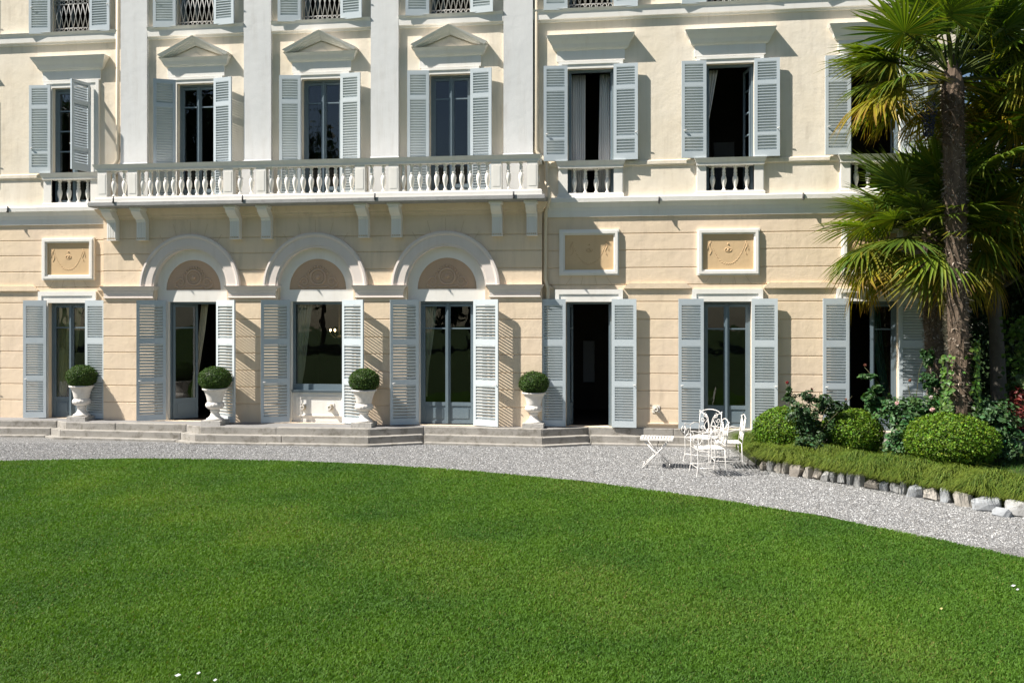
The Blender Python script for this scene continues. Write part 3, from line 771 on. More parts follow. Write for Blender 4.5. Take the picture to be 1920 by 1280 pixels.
# ---- curtains and the chandelier inside
def curtain(label, mat, rows, y, folds=7, amp=.025, group='curtains behind the windows'):
    mb = MB(); n = folds * 8; v = []; rr = []
    for (z0, a0, b0), (z1, a1, b1) in zip(rows, rows[1:]):
        for k in range(6): t = k / 6; rr.append((z0 + (z1 - z0) * t, a0 + (a1 - a0) * t, b0 + (b1 - b0) * t))
    rr.append(rows[-1])
    for z, a, b in rr:
        for i in range(n + 1):
            t = i / n; v.append((a + (b - a) * t, y + amp * math.sin(t * folds * 6.283 + .6 * math.sin(z * 2)) * (.6 + .4 * math.sin(t * 9 + z)), z))
    mb.add(v, [(j * (n + 1) + i, j * (n + 1) + i + 1, (j + 1) * (n + 1) + i + 1, (j + 1) * (n + 1) + i) for j in range(len(rr) - 1) for i in range(n)], True)
    o = link('curtain', mb.mesh('curtain', M[mat])); s = o.modifiers.new('cloth', 'SOLIDIFY'); s.thickness = .004
    tag(o, label, 'curtain', group)
x = FX['R1']; curtain('white curtain drawn to the left side of the open upper window beside the balcony', 'curtain_white', [(7.66, x - .46, x - .13), (5.06, x - .46, x - .14)], .40)
curtain('white curtain on the right side of the open upper window beside the balcony', 'curtain_white', [(7.66, x + .17, x + .46), (5.06, x + .13, x + .46)], .40)
x = FX['R2']; curtain('white curtain swept back to the left in the open upper window with an inner door', 'curtain_white', [(7.66, x - .46, x - .20), (7.1, x - .46, x - .30), (6.5, x - .46, x - .41), (5.06, x - .46, x - .40)], .42, 4)
x = BGX[0]; curtain('cream curtain tied back inside the open arched doorway', 'curtain_cream', [(2.88, x - .14, x + .02), (2.3, x - .20, x - .05), (1.4, x - .32, x - .20), (.95, x - .38, x - .31), (.36, x - .40, x - .30)], .62, 4)
x = BGX[1]; curtain('cream curtain swept to the left behind the picture window', 'curtain_cream', [(2.86, x - .53, x - .20), (2.2, x - .54, x - .28), (1.5, x - .54, x - .37), (1.0, x - .54, x - .46)], .19, 5)
x = BGX[2]; curtain('cream curtain behind the left pane of the closed arched door', 'curtain_cream', [(2.86, x - .50, x - .26), (2.2, x - .51, x - .33), (1.5, x - .52, x - .44), (.9, x - .53, x - .47)], .17, 4)
curtain('narrow cream curtain edge behind the right pane of the closed arched door', 'curtain_cream', [(2.86, x + .46, x + .54), (.9, x + .49, x + .54)], .17, 2)
x = GX['L']; curtain('straw yellow curtain behind the left pane of the leftmost garden door', 'curtain_yellow', [(2.86, x - .43, x - .05), (1.8, x - .43, x - .09), (.8, x - .43, x - .20)], .24, 5)
curtain('straw yellow curtain swept aside behind the right pane of the leftmost garden door', 'curtain_yellow', [(2.86, x + .02, x + .20), (2.3, x + .02, x + .12), (1.8, x + .02, x + .06)], .24, 3)
x = FX['L']; curtain('russet curtain behind the upper window with a shutter swung out', 'curtain_red', [(7.64, x - .40, x - .26), (5.1, x - .40, x - .22)], .45, 3)
x = GX['R3']; curtain('dark green curtain draped inside the garden door behind the palms', 'curtain_green', [(2.86, x + .04, x + .20), (1.6, x + .14, x + .32), (.9, x + .30, x + .42), (.36, x + .32, x + .42)], .34, 4)
x, z = P(636, 622, 1.9)
ch = thing('chandelier', 'small chandelier with lit candle bulbs glowing behind the picture window', 'chandelier', (x, 1.9, z))
mb = MB(); mb.tube([(x, 1.9, z - .1), (x, 1.9, 4.70)], .012, 6); mb.ball((x, 1.9, z - .12), .05, 8, 6); link('stem', mb.mesh('stem', M['brass']), ch)
for k in range(6):
    a = k * math.pi / 3 + .35; ex, ey = x + .2 * math.cos(a), 1.9 + .2 * math.sin(a)
    mb = MB(); mb.tube([(x, 1.9, z - .12), (x + .1 * math.cos(a), 1.9 + .1 * math.sin(a), z - .14), (ex, ey, z - .05), (ex, ey, z + .01)], .008, 5); arm = link('arm', mb.mesh('arm', M['brass']), ch)
    mb = MB(); mb.ball((ex, ey, z + .04), .02, 8, 6, (1, 1, 1.6)); link('bulb', mb.mesh('bulb', M['bulb']), arm)
# ================================================================== terrace and steps
def zig(pts, z):
    return [(G(a, b, z)) for a, b in pts]
tops = {}
Z1, Z2, Z3 = ZT, .186, .048
e1 = [(-18.4, -.62)] + zig([(0, 787.5), (107, 788), (125, 791), (349, 795.5), (377, 799), (695, 802.5)], Z1)
e1[-1] = (e1[-1][0], -.92)
e1 += [(e1[-1][0] + 1.0, -.40), (-1.88, -.51), (-.97, -.05), (2.3, -.08), (8.0, -.08)]
def offset(e, d):
    out = []
    for i, p in enumerate(e):
        a = Vector(e[max(0, i - 1)]); b = Vector(e[min(len(e) - 1, i + 1)]); q = Vector(p)
        n1 = (q - a); n2 = (b - q)
        n1 = n1.normalized() if n1.length > 1e-6 else n2.normalized(); n2 = n2.normalized() if n2.length > 1e-6 else n1
        n = (Vector((n1.y, -n1.x)) + Vector((n2.y, -n2.x)))
        n.normalize(); k = d / max(.5, n.dot(Vector((n1.y, -n1.x))))
        out.append((p[0] + n.x * k, p[1] + n.y * k))
    return out
e2, e3 = offset(e1, .16), offset(e1, .31)
def split_run(e, step, seed):
    """cut a front edge into separate blocks, so joints show"""
    r = random.Random(seed); runs = []
    for a, b in zip(e, e[1:]):
        L = math.hypot(b[0] - a[0], b[1] - a[1]); n = max(1, int(round(L / (step * r.uniform(.8, 1.2)))))
        t = [0] + sorted((i + r.uniform(-.18, .18)) / n for i in range(1, n)) + [1]
        for u, v in zip(t, t[1:]): runs.append(((a[0] + (b[0] - a[0]) * u, a[1] + (b[1] - a[1]) * u), (a[0] + (b[0] - a[0]) * v, a[1] + (b[1] - a[1]) * v)))
    return runs
steps = thing('stone_steps', 'low grey granite terrace steps running along the whole foot of the villa, zigzag in plan', 'steps', (-5, -.5, 0))
def course(name, e, inner, z0, z1, step, seed):
    mb = MB()
    r = random.Random(seed + 5)
    for (a, b) in split_run(e, step, seed):
        d = Vector((b[0] - a[0], b[1] - a[1])); L = d.length
        if L < .02: continue
        d.normalize(); n = Vector((-d.y, d.x)); g = .004; o = r.uniform(-.006, .006); dz = r.uniform(-.004, .004)
        p = [(a[0] + d.x * g - n.x * o, a[1] + d.y * g - n.y * o), (b[0] - d.x * g - n.x * o, b[1] - d.y * g - n.y * o)]
        mb.slab([p[0], p[1], (p[1][0] + n.x * inner, p[1][1] + n.y * inner), (p[0][0] + n.x * inner, p[0][1] + n.y * inner)], z0, z1 + dz)
    o = link(name, mb.mesh(name, M['granite']), steps); bevel(o, .012, 2); return o
course('step', e1, .17, .02, Z1 - .004, 1.7, 3); course('step', e2, .30, .0, Z2, 1.9, 11); course('step', e3, .30, -.1, Z3, 2.1, 23)
mb = MB(); mb.slab([(a, b + .012) for a, b in e1] + [(8.0, .25), (-18.4, .25)], .0, Z1 - .012)
pv = link('terrace_floor', mb.mesh('terrace_floor', M['paving']), steps)
mb = MB(); mb.slab([(a, b + .03) for a, b in e1] + [(8.0, .2), (-18.4, .2)], Z1 - .011, Z1 - .002)
link('paving', mb.mesh('paving', M['paving']), steps)

# ================================================================== ground, lawn, gravel
mb = MB(); mb.quad((-150, -150, 0), (150, -150, 0), (150, 150, 0), (-150, 150, 0))
structure(link('ground', mb.mesh('ground', M['lawn'])))
mb = MB(); mb.quad((-26, -15, .004), (24, -15, .004), (24, .2, .004), (-26, .2, .004)); structure(link('drive', mb.mesh('drive', M['gravel'])))
LC, LR = (-6.832, -17.316), 14.19
mb = MB(); N = 160
def lawn_r(a): return LR + .05 * math.sin(a * 23) + .04 * math.sin(a * 51 + 1) + .03 * math.sin(a * 117)
ring = [(LC[0] + lawn_r(2 * math.pi * i / N) * math.cos(2 * math.pi * i / N), LC[1] + lawn_r(2 * math.pi * i / N) * math.sin(2 * math.pi * i / N)) for i in range(N)]
mb.slab(ring, -.05, .018)
structure(link('lawn', mb.mesh('lawn', M['lawn'])))
# grass blades over the seen part of the lawn, denser towards the camera
def in_view(x, y, m=.6):
    d = -SY * x + CY * (y + DIST); r = CY * x + SY * (y + DIST)
    return (d > 4.6) & (np.abs(r) < d * (960 / FPX) + m)
def grass_field(n):
    d = 5.0 + (17.3 - 5.0) * rng.random(n * 2) ** 1.25
    r = (rng.random(n * 2) * 2 - 1) * (d * .565 + .6)
    x = CY * r - SY * d; y = SY * r + CY * d - DIST
    q = np.hypot(x - LC[0], y - LC[1]) < LR - .01 + .03 * np.sin(np.arctan2(y - LC[1], x - LC[0]) * 160) * rng.random(n * 2)
    x, y, d = x[q][:n], y[q][:n], d[q][:n]; k = len(x)
    p = np.stack([x, y], 1)
    patch = vnoise(p, 3, 1.1) * .5 + vnoise(p, 4, 3.2) * .35
    worn = np.clip(vnoise(p, 5, .8) * 1.3 - .25, 0, 1)
    h = (.019 + .011 * rng.random(k)) * (1 + .25 * patch); w = (.0026 + .0010 * d / 6) * (.8 + .5 * rng.random(k))
    a = rng.random(k) * 6.283; lean = .008 + .028 * rng.random(k); la = rng.random(k) * 6.283
    b = np.stack([x, y, np.full(k, .016)], 1)
    s = np.stack([np.cos(a) * w, np.sin(a) * w, np.zeros(k)], 1)
    t = b + np.stack([np.cos(la) * lean, np.sin(la) * lean, h], 1)
    m = b + np.stack([np.cos(la) * lean * .35, np.sin(la) * lean * .35, h * .6], 1)
    v = np.stack([b - s, b + s, m + s * .8, m - s * .8, t], 1).reshape(-1, 3)
    i = np.arange(k)[:, None] * 5
    f = np.concatenate([i + np.array([[0, 1, 2]]), i + np.array([[0, 2, 3]]), i + np.array([[3, 2, 4]])])
    g1, g2, g3, dry = np.array((.080, .178, .016)), np.array((.112, .218, .018)), np.array((.048, .128, .014)), np.array((.20, .20, .05))
    mixv = np.clip(.5 + patch * .58 + rng.normal(0, .12, k), 0, 1)[:, None]
    c = np.where(mixv > .5, g1 + (g2 - g1) * (mixv - .5) * 2, g3 + (g1 - g3) * mixv * 2)
    c = c * (1 - .45 * worn[:, None]) + (g2 * .9 + dry * .25) * .45 * worn[:, None]
    isdry = rng.random(k) < .022 + .05 * worn; c[isdry] = dry * (.7 + .5 * rng.random((isdry.sum(), 1)))
    c = c * (.88 + .24 * rng.random((k, 1)))
    return v, f, np.repeat(c, 5, 0)
v, f, c = grass_field(860000)
g = link('grass', np_mesh('grass', v, f, M['blade'], c)); tag(g, 'short mown green grass blades covering the round lawn', 'grass', kind='stuff')
# loose crushed stones on the gravel
def pebbles(n):
    d = 10.2 + (18.6 - 10.2) * rng.random(n * 4) ** .9; r = (rng.random(n * 4) * 2 - 1) * (d * .565 + .5)
    x = CY * r - SY * d; y = SY * r + CY * d - DIST
    ex = np.array([p[0] for p in e3]); ey = np.array([p[1] for p in e3])
    bx = np.array([b[0] for b in BED]); by = np.array([b[1] for b in BED])
    rad = np.hypot(x - LC[0], y - LC[1])
    q = (rad > LR + .0 + .05 * rng.normal(0, 1, len(x))) & (y < np.interp(x, ex, ey)) & ~((x > bx[0]) & (y > np.interp(x, bx, by) + .05))
    x, y = x[q][:n], y[q][:n]; k = len(x)
    s = (.0045 + .0075 * rng.random(k) ** 2)[:, None, None]
    base = np.array([(1, 0, 0), (0, 1, 0), (-1, 0, 0), (0, -1, 0), (0, 0, 1), (0, 0, -.6)], float)[None] * (1 + .35 * rng.normal(0, 1, (k, 6, 1)).clip(-1.2, 1.2))
    base[:, :, 2] *= .75
    a = rng.random(k) * 6.283; ca, sa = np.cos(a)[:, None], np.sin(a)[:, None]
    bx_ = base[:, :, 0] * ca * 1.25 - base[:, :, 1] * sa; by_ = base[:, :, 0] * sa * 1.25 + base[:, :, 1] * ca
    bz = base[:, :, 2] + .35 * rng.normal(0, 1, (k, 1)) * base[:, :, 0]
    v = np.stack([bx_, by_, bz], 2) * s + np.stack([x, y, .003 + .004 * rng.random(k)], 1)[:, None]
    i = np.arange(k)[:, None] * 6
    f = np.concatenate([i + np.array([t]) for t in ((0, 1, 4), (1, 2, 4), (2, 3, 4), (3, 0, 4), (1, 0, 5), (2, 1, 5), (3, 2, 5), (0, 3, 5))])
    tone = np.array([(.12, .119, .118), (.19, .189, .187), (.26, .258, .255), (.355, .352, .348), (.56, .555, .545), (.235, .22, .20), (.21, .203, .20)])
    c = tone[rng.choice(7, k, p=[.16, .24, .24, .16, .08, .07, .05])] * (.85 + .3 * rng.random((k, 1)))
    return v.reshape(-1, 3), f, np.repeat(c, 6, 0)
BED = [(1.80, -.55), (1.95, -2.40), (2.12, -2.92), (2.89, -3.81), (3.58, -4.59), (4.14, -5.21), (4.64, -5.78), (5.02, -6.10), (6.4, -7.1), (8.5, -8.2)]
v, f, c = pebbles(230000)
g = link('gravel', np_mesh('gravel', v, f, M['pebble'], c)); tag(g, 'loose pale grey crushed stone covering the drive between lawn and steps', 'gravel', kind='stuff')
# fallen petals on the lawn
for n, (a, b, lb) in enumerate([(333, 1266, 'white fallen petal in the grass at the bottom edge, the biggest of its cluster'), (372, 1262, 'small white fallen petal in the grass right of the biggest one'), (403, 1275, 'tiny white fallen petal in the grass at the bottom edge, rightmost of its cluster'), (1900, 1098, 'white fallen petal in the grass near the gravel at the right edge'), (1908, 1105, 'white fallen petal just below another at the right edge of the lawn'), (1765, 1141, 'small yellowish fallen leaf lying on the right part of the lawn')]):
    x, y = G(a, b, .05); s = .017 if n in (0, 3) else .011
    mb = MB(); mb.add([(x - s * 1.4, y, .052), (x, y - s * .6, .050), (x + s * 1.4, y + .004, .058), (x, y + s * .7, .062), (x, y, .046)], [(0, 1, 4), (1, 2, 4), (2, 3, 4), (3, 0, 4)])
    o = link('fallen_petal' if n < 5 else 'fallen_leaf', mb.mesh('fallen_petal', M['curtain_white'] if n < 5 else M['curtain_yellow'])); so = o.modifiers.new('body', 'SOLIDIFY'); so.thickness = .002
    tag(o, lb, 'petal' if n < 5 else 'leaf', 'fallen petals on the lawn' if n < 5 else None)

# ================================================================== urns with clipped box balls
def urn_mesh():
    mb = MB(); n = 48
    pr = [(.0, .07), (.135, .07), (.165, .072), (.17, .085), (.165, .10), (.135, .115), (.10, .15), (.085, .19), (.078, .225), (.088, .24), (.098, .25), (.098, .262), (.088, .27), (.088, .285), (.13, .30), (.165, .33), (.178, .365), (.17, .40), (.148, .425), (.142, .435), (.15, .445), (.158, .48), (.172, .55), (.196, .62), (.222, .665), (.232, .675), (.245, .678), (.25, .69), (.245, .705), (.225, .71), (.205, .70), (.195, .66), (.0, .655)]
    v = []; L = len(pr)
    for i, (r, z) in enumerate(pr):
        for k in range(n):
            a = 2 * math.pi * k / n; q = r
            if .30 <= z <= .43 and r > .125 and i < 19: q = r * (1 + .06 * (abs(math.cos(a * 8)) * 2 - 1))
            v.append((q * math.cos(a), q * math.sin(a), z))
    mb.add(v, [(i * n + k, i * n + (k + 1) % n, (i + 1) * n + (k + 1) % n, (i + 1) * n + k) for i in range(L - 1) for k in range(n)], True)
    return mb.mesh('urn_body', M['urn'])
UM = urn_mesh()
pl = MB(); pl.box(-.215, .215, -.215, .215, 0, .093); PM = pl.mesh('plinth', M['plinth'])
def box_ball(n, rx, rz, seed, size=.026, base=(.055, .105, .018)):
    d = unit(rng.normal(0, 1, (n, 3)))
    lump = 1 + .04 * vnoise(d * 3, seed) + .045 * vnoise(d * 11, seed + 1) + .03 * vnoise(d * 24, seed + 2)
    dep = 1 - .22 * rng.random(n) ** 1.6
    p = d * (lump * dep)[:, None] * np.array([rx, rx, rz])
    p[:, 2] = np.maximum(p[:, 2], -rz * .82)
    return leaves(p, d, size * (.7 + .6 * rng.random(n)), .62, vary(base, n, .38, .16), jitter=.8)
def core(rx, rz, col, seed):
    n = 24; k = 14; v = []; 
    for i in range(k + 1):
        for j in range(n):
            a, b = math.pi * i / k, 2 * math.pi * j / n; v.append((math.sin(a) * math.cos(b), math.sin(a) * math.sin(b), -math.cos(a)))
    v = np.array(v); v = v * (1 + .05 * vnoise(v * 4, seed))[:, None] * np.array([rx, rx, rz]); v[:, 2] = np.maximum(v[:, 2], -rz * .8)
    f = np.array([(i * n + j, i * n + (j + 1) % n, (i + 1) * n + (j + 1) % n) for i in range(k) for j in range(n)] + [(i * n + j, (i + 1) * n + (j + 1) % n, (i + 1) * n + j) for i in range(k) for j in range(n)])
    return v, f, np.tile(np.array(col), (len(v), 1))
names = ['in front of the leftmost garden door', 'in front of the open arched doorway', 'under the picture window', 'left of the open doorway beside the bay corner']
for i, (px_, py_) in enumerate([(148, 788), (399, 796), (680, 800), (1000, 801.5)]):
    x, y = G(px_, py_, ZT)
    y += .10; sc = 1.04 if i < 3 else .98
    u = thing('urn', 'white stone urn on a square plinth, ' + names[i], 'urn', (x, y, ZT), 'white urns along the terrace edge')
    a = link('plinth', PM, u, (x, y, ZT)); a.scale = (1, 1, 1)
    b = link('urn_body', UM, u, (x, y, ZT + .022), (0, 0, i * .7)); b.scale = (sc, sc, sc)
    r = [.325, .335, .32, .315][i]
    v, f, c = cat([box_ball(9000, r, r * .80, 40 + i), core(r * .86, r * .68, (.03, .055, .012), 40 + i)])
    v = v + np.array([0, 0, r * .62])
    t = link('topiary', np_mesh('topiary', v, f, M['gloss_leaf'], c), None, (x, y, ZT + .015 + .70 * sc))
    tag(t, 'clipped dark box ball in the urn ' + names[i], 'topiary', 'clipped balls in the urns')

# ================================================================== iron garden furniture
def arc2(cx, cz, r, a0, a1, n=12): return [(cx + r * math.cos(R(a0 + (a1 - a0) * i / n)), cz + r * math.sin(R(a0 + (a1 - a0) * i / n))) for i in range(n + 1)]
def spiral(cx, cz, r0, r1, a0, turns, n=22): return [(cx + (r0 + (r1 - r0) * i / n) * math.cos(a0 + turns * 6.283 * i / n), cz + (r0 + (r1 - r0) * i / n) * math.sin(a0 + turns * 6.283 * i / n)) for i in range(n + 1)]
def make_chair(label, loc, rz):
    """faces local -y; back panel at y = +.22"""
    t = thing('garden_chair', label, 'chair', loc, 'white iron garden chairs'); t.rotation_euler = (0, 0, rz)
    iw = M['iron_white']
    def pc(name, mb):
        o = bpy.data.objects.new(name, mb.mesh(name, iw)); COL.objects.link(o); o.parent = t; return o
    r = .0078; W, Dp, H = .235, .225, .45
    mb = MB()
    fr = [(-W, -Dp, H), (W, -Dp, H), (W * .92, Dp, H), (-W * .92, Dp, H)]
    mb.tube(fr, r, 6, True)
    for k in range(1, 8):
        yy = -Dp + 2 * Dp * k / 8; mb.box(-W * .97, W * .97, yy - .016, yy + .016, H - .003, H + .004)
    for k in (-1, 0, 1): mb.box(k * .11 - .012, k * .11 + .012, -Dp, Dp, H - .009, H - .003)
    pc('seat', mb)
    for s in (-1, 1):
        mb = MB(); mb.tube([(s * W, -Dp, H + .20), (s * W, -Dp, H), (s * W, -Dp + .01, .2), (s * (W + .02), -Dp - .02, .02), (s * (W + .022), -Dp - .025, 0)], r, 6); pc('leg', mb)
        mb = MB(); mb.tube([(s * W * .92, Dp, H), (s * W * .92, Dp + .01, .2), (s * (W * .92 + .015), Dp + .05, 0)], r, 6); pc('leg', mb)
        mb = MB(); a = [(s * W * .95, Dp + .03, H + .22), (s * (W + .01), Dp - .1, H + .235), (s * (W + .02), 0, H + .20), (s * (W + .02), -Dp + .06, H + .235)]
        a += [(s * (W + .02), -Dp - .02 - z_, H + .15 + q_) for z_, q_ in spiral(0, 0, .09, .03, 1.9, 1.25, 26)]
        mb.tube(a, r, 6)
        mb.tube([(s * W, -Dp + .10 + z_, H + .10 + q_) for z_, q_ in spiral(0, 0, .06, .02, 0, 1.3, 20)], r * .7, 5)
        mb.tube([(s * W, -.02, H), (s * (W + .01), -.02, H + .205)], r * .8, 5); pc('armrest', mb)
    mb = MB()
    for s in (-1, 1): mb.tube([(s * W, -Dp + .005, .15), (s * W * .92, Dp + .02, .15)], r * .75, 5)
    mb.tube([(-W, -Dp, .15), (W, -Dp, .15)], r * .75, 5); mb.tube([(-W * .9, Dp + .02, .15), (W * .9, Dp + .02, .15)], r * .75, 5); pc('stretcher', mb)
    mb = MB(); B = W * .92
    def bk(p): return [(x, Dp + .012 + (z - H) * .13, z) for x, z in p]
    mb.tube(bk([(-B, H), (-B, H + .40)]), r, 6); mb.tube(bk([(B, H), (B, H + .40)]), r, 6)
    for s in (-1, 1): mb.ball(bk([(s * B, H + .425)])[0], .018, 6, 4)
    mb.tube(bk([(-B, H + .37)] + [(B * math.cos(R(180 - 180 * i / 16)) * .98, H + .37 + .10 * math.sin(R(180 * i / 16))) for i in range(1, 16)] + [(B, H + .37)]), r, 6)
    mb.tube(bk([(-B, H + .06), (B, H + .06)]), r * .8, 5)
    for s in (-1, 1):
        mb.tube(bk([(s * .015, H + .06), (s * .02, H + .2), (s * .05, H + .32), (s * .10, H + .38)]), r * .75, 5)
        mb.tube(bk([(s * (.10 - a_), H + .36 + b_) for a_, b_ in spiral(0, 0, .045, .012, 1.57, 1.2, 18)]), r * .7, 5)
        mb.tube(bk([(s * (.19 - .17 * math.cos(R(q))), H + .07 + .33 * math.sin(R(q))) for q in range(0, 91, 10)][::-1]), r * .75, 5)
        mb.tube(bk([(s * (.06 + .05 * math.sin(R(q))), H + .08 + .19 * q / 180) for q in range(0, 181, 15)]), r * .75, 5)
        mb.tube(bk([(s * (.155 + a_), H + .28 + b_) for a_, b_ in spiral(0, 0, .045, .012, 3.1, 1.2, 18)]), r * .7, 5)
        mb.tube(bk([(s * (.15 + a_), H + .13 + b_) for a_, b_ in spiral(0, 0, .05, .012, 4.7, -1.2, 18)]), r * .7, 5)
    pc('backrest', mb)
    return t
x, y = G(1327, 890); make_chair('white iron garden chair seen side on, nearest of the three, facing the small table', (x, y, 0), R(-80))
x, y = G(1318, 866); make_chair('white scrollwork garden chair at the rear left, its back panel seen face on', (x, y, 0), R(-33))
x, y = G(1362, 877); make_chair('white iron garden chair beside the box ball, rightmost of the three', (x, y, 0), R(-88))
x, y = G(1232, 876)
tb = thing('folding_table', 'small white folding table with a slatted top and crossed legs on the gravel', 'table', (x, y, 0)); tb.rotation_euler = (0, 0, R(-4))
def tp(name, mb):
    o = bpy.data.objects.new(name, mb.mesh(name, M['iron_white'])); COL.objects.link(o); o.parent = tb
mb = MB(); a, b, h = .27, .20, .52
for s in (-1, 1): mb.box(-a, a, s * b - .008, s * b + .008, h - .03, h + .004); mb.box(s * a - .008, s * a + .008, -b, b, h - .03, h + .004)
for k in range(11): xx = -a + .025 + (2 * a - .05) * k / 10; mb.box(xx - .015, xx + .015, -b + .008, b - .008, h - .006, h + .002)
tp('tabletop', mb)
for s in (-1, 1):
    for q in (-1, 1):
        mb = MB(); yy = q * (b - .03 - (.018 if s > 0 else 0)); mb.tube([(s * .23, yy, h - .02), (-s * .25, yy, .0)], .012, 6); tp('leg', mb)
    mb = MB(); mb.tube([(-s * .215, -b + .04, .075), (-s * .215, b - .04, .075)], .009, 5); tp('stretcher', mb)
# ================================================================== planting bed
def bed_line(t):
    """point and inward normal at arc length t along the bed edge"""
    for a, b in zip(BED, BED[1:]):
        L = math.hypot(b[0] - a[0], b[1] - a[1])
        if t <= L: k = t / L; d = ((b[0] - a[0]) / L, (b[1] - a[1]) / L); return (a[0] + (b[0] - a[0]) * k, a[1] + (b[1] - a[1]) * k), (-d[1], d[0])
        t -= L
    return BED[-1], (.5, .8)
BZ = .15
mb = MB(); mb.slab([(p[0] + .13, p[1] + .10) for p in BED] + [(12.5, -8.0), (12.5, -.25), (1.93, -.52)], -.02, BZ)
structure(link('bed_soil', mb.mesh('bed_soil', M['soil'])))
# ---- border stones, each a thing
ST = [(140, 190, 3, 698, 'brownish border stone at the tip of the bed, first of the row'), (195, 240, 0, 703, 'narrow white border stone, second from the tip of the bed'), (242, 290, 2, 712, 'dull tan border stone between a white and a pale one near the tip'), (291, 336, 2, 720, 'pale tan rounded border stone, fourth from the tip of the bed'),
      (337, 430, 3, 735, 'wide dark brown border stone in front of the leftmost box ball'), (431, 490, 2, 748, 'tan border stone between two dark brown ones'), (491, 545, 3, 757, 'dark brown border stone just left of the run of five white ones'), (547, 600, 0, 768, 'white border stone, first of the run of five white ones'), (601, 650, 0, 772, 'upright white border stone, second of the run of five white ones'),
      (653, 704, 0, 782, 'leaning white border stone, middle of the run of five white ones'), (706, 760, 0, 790, 'tall white border stone, fourth of the run of five white ones'), (762, 832, 0, 800, 'blocky white border stone, last of the run of five white ones'), (834, 922, 3, 815, 'low brown grey border stone under overhanging grass right of the white run'), (930, 984, 1, 828, 'small bluish border stone below the middle box ball'),
      (985, 1050, 0, 842, 'broad white border stone right of the small bluish one'), (1051, 1106, 0, 850, 'pointed white wedge shaped border stone'), (1107, 1206, 1, 868, 'wide cracked grey border stone right of the pointed wedge'), (1211, 1310, 2, 888, 'creamy square border stone below the largest box ball'), (1312, 1390, 1, 900, 'blue grey border stone between the creamy and the tan one'),
      (1397, 1521, 2, 925, 'long tan border stone with an orange edge'), (1523, 1700, 1, 955, 'largest dark blue grey border stone near the right edge'), (1640, 1780, 1, 990, 'low grey border stone lying in front of the largest blue grey one'), (1722, 1880, 0, 990, 'big jagged white border stone at the right edge')]
for n, (a, b, k, yb, lb) in enumerate(ST):
    x0, y0 = G(1380 + a / 3.459, 680 + yb / 3.459); x1, y1 = G(1380 + b / 3.459, 680 + (yb + (b - a) * .15) / 3.459)
    w = math.hypot(x1 - x0, y1 - y0) * .5 * 1.13; cx, cy = (x0 + x1) / 2, (y0 + y1) / 2
    r = random.Random(100 + n); q = np.random.default_rng(100 + n); h = (.100 + .035 * r.random()) * (1.08 if n in (20, 22) else 1) * (.75 if n in (12, 21) else 1)
    v = []; nu, nv = 22, 15
    for i in range(nv + 1):
        for j in range(nu):
            t, u = math.pi * i / nv, 2 * math.pi * j / nu
            s_ = np.array([math.sin(t) * math.cos(u), math.sin(t) * math.sin(u), -math.cos(t)]); v.append(np.sign(s_) * np.abs(s_) ** .42)
    v = np.array(v)
    for k_ in range(16):                 # split faces
        pn = q.normal(0, 1, 3); pn /= np.linalg.norm(pn); dd = q.uniform(.72, 1.05); ov = np.maximum(0, v @ pn - dd); v = v - ov[:, None] * pn
    v = v * (1 + .03 * vnoise(v, 400 + n, 5.0))[:, None]
    v[:, 0] += v[:, 2] * r.uniform(-.18, .18); v = v * np.array([w, .10, h]); ang = math.atan2(y1 - y0, x1 - x0)
    f = [(i * nu + j, i * nu + (j + 1) % nu, (i + 1) * nu + (j + 1) % nu, (i + 1) * nu + j) for i in range(nv) for j in range(nu)]
    o = link('border_stone', np_mesh('border_stone', v, f, ROCK[k]), None, (cx + .05, cy + .08, h * .60), (r.uniform(-.12, .12), r.uniform(-.10, .10), ang + r.uniform(-.12, .12)))
    tag(o, lb, 'stone', 'rough stones edging the planting bed')
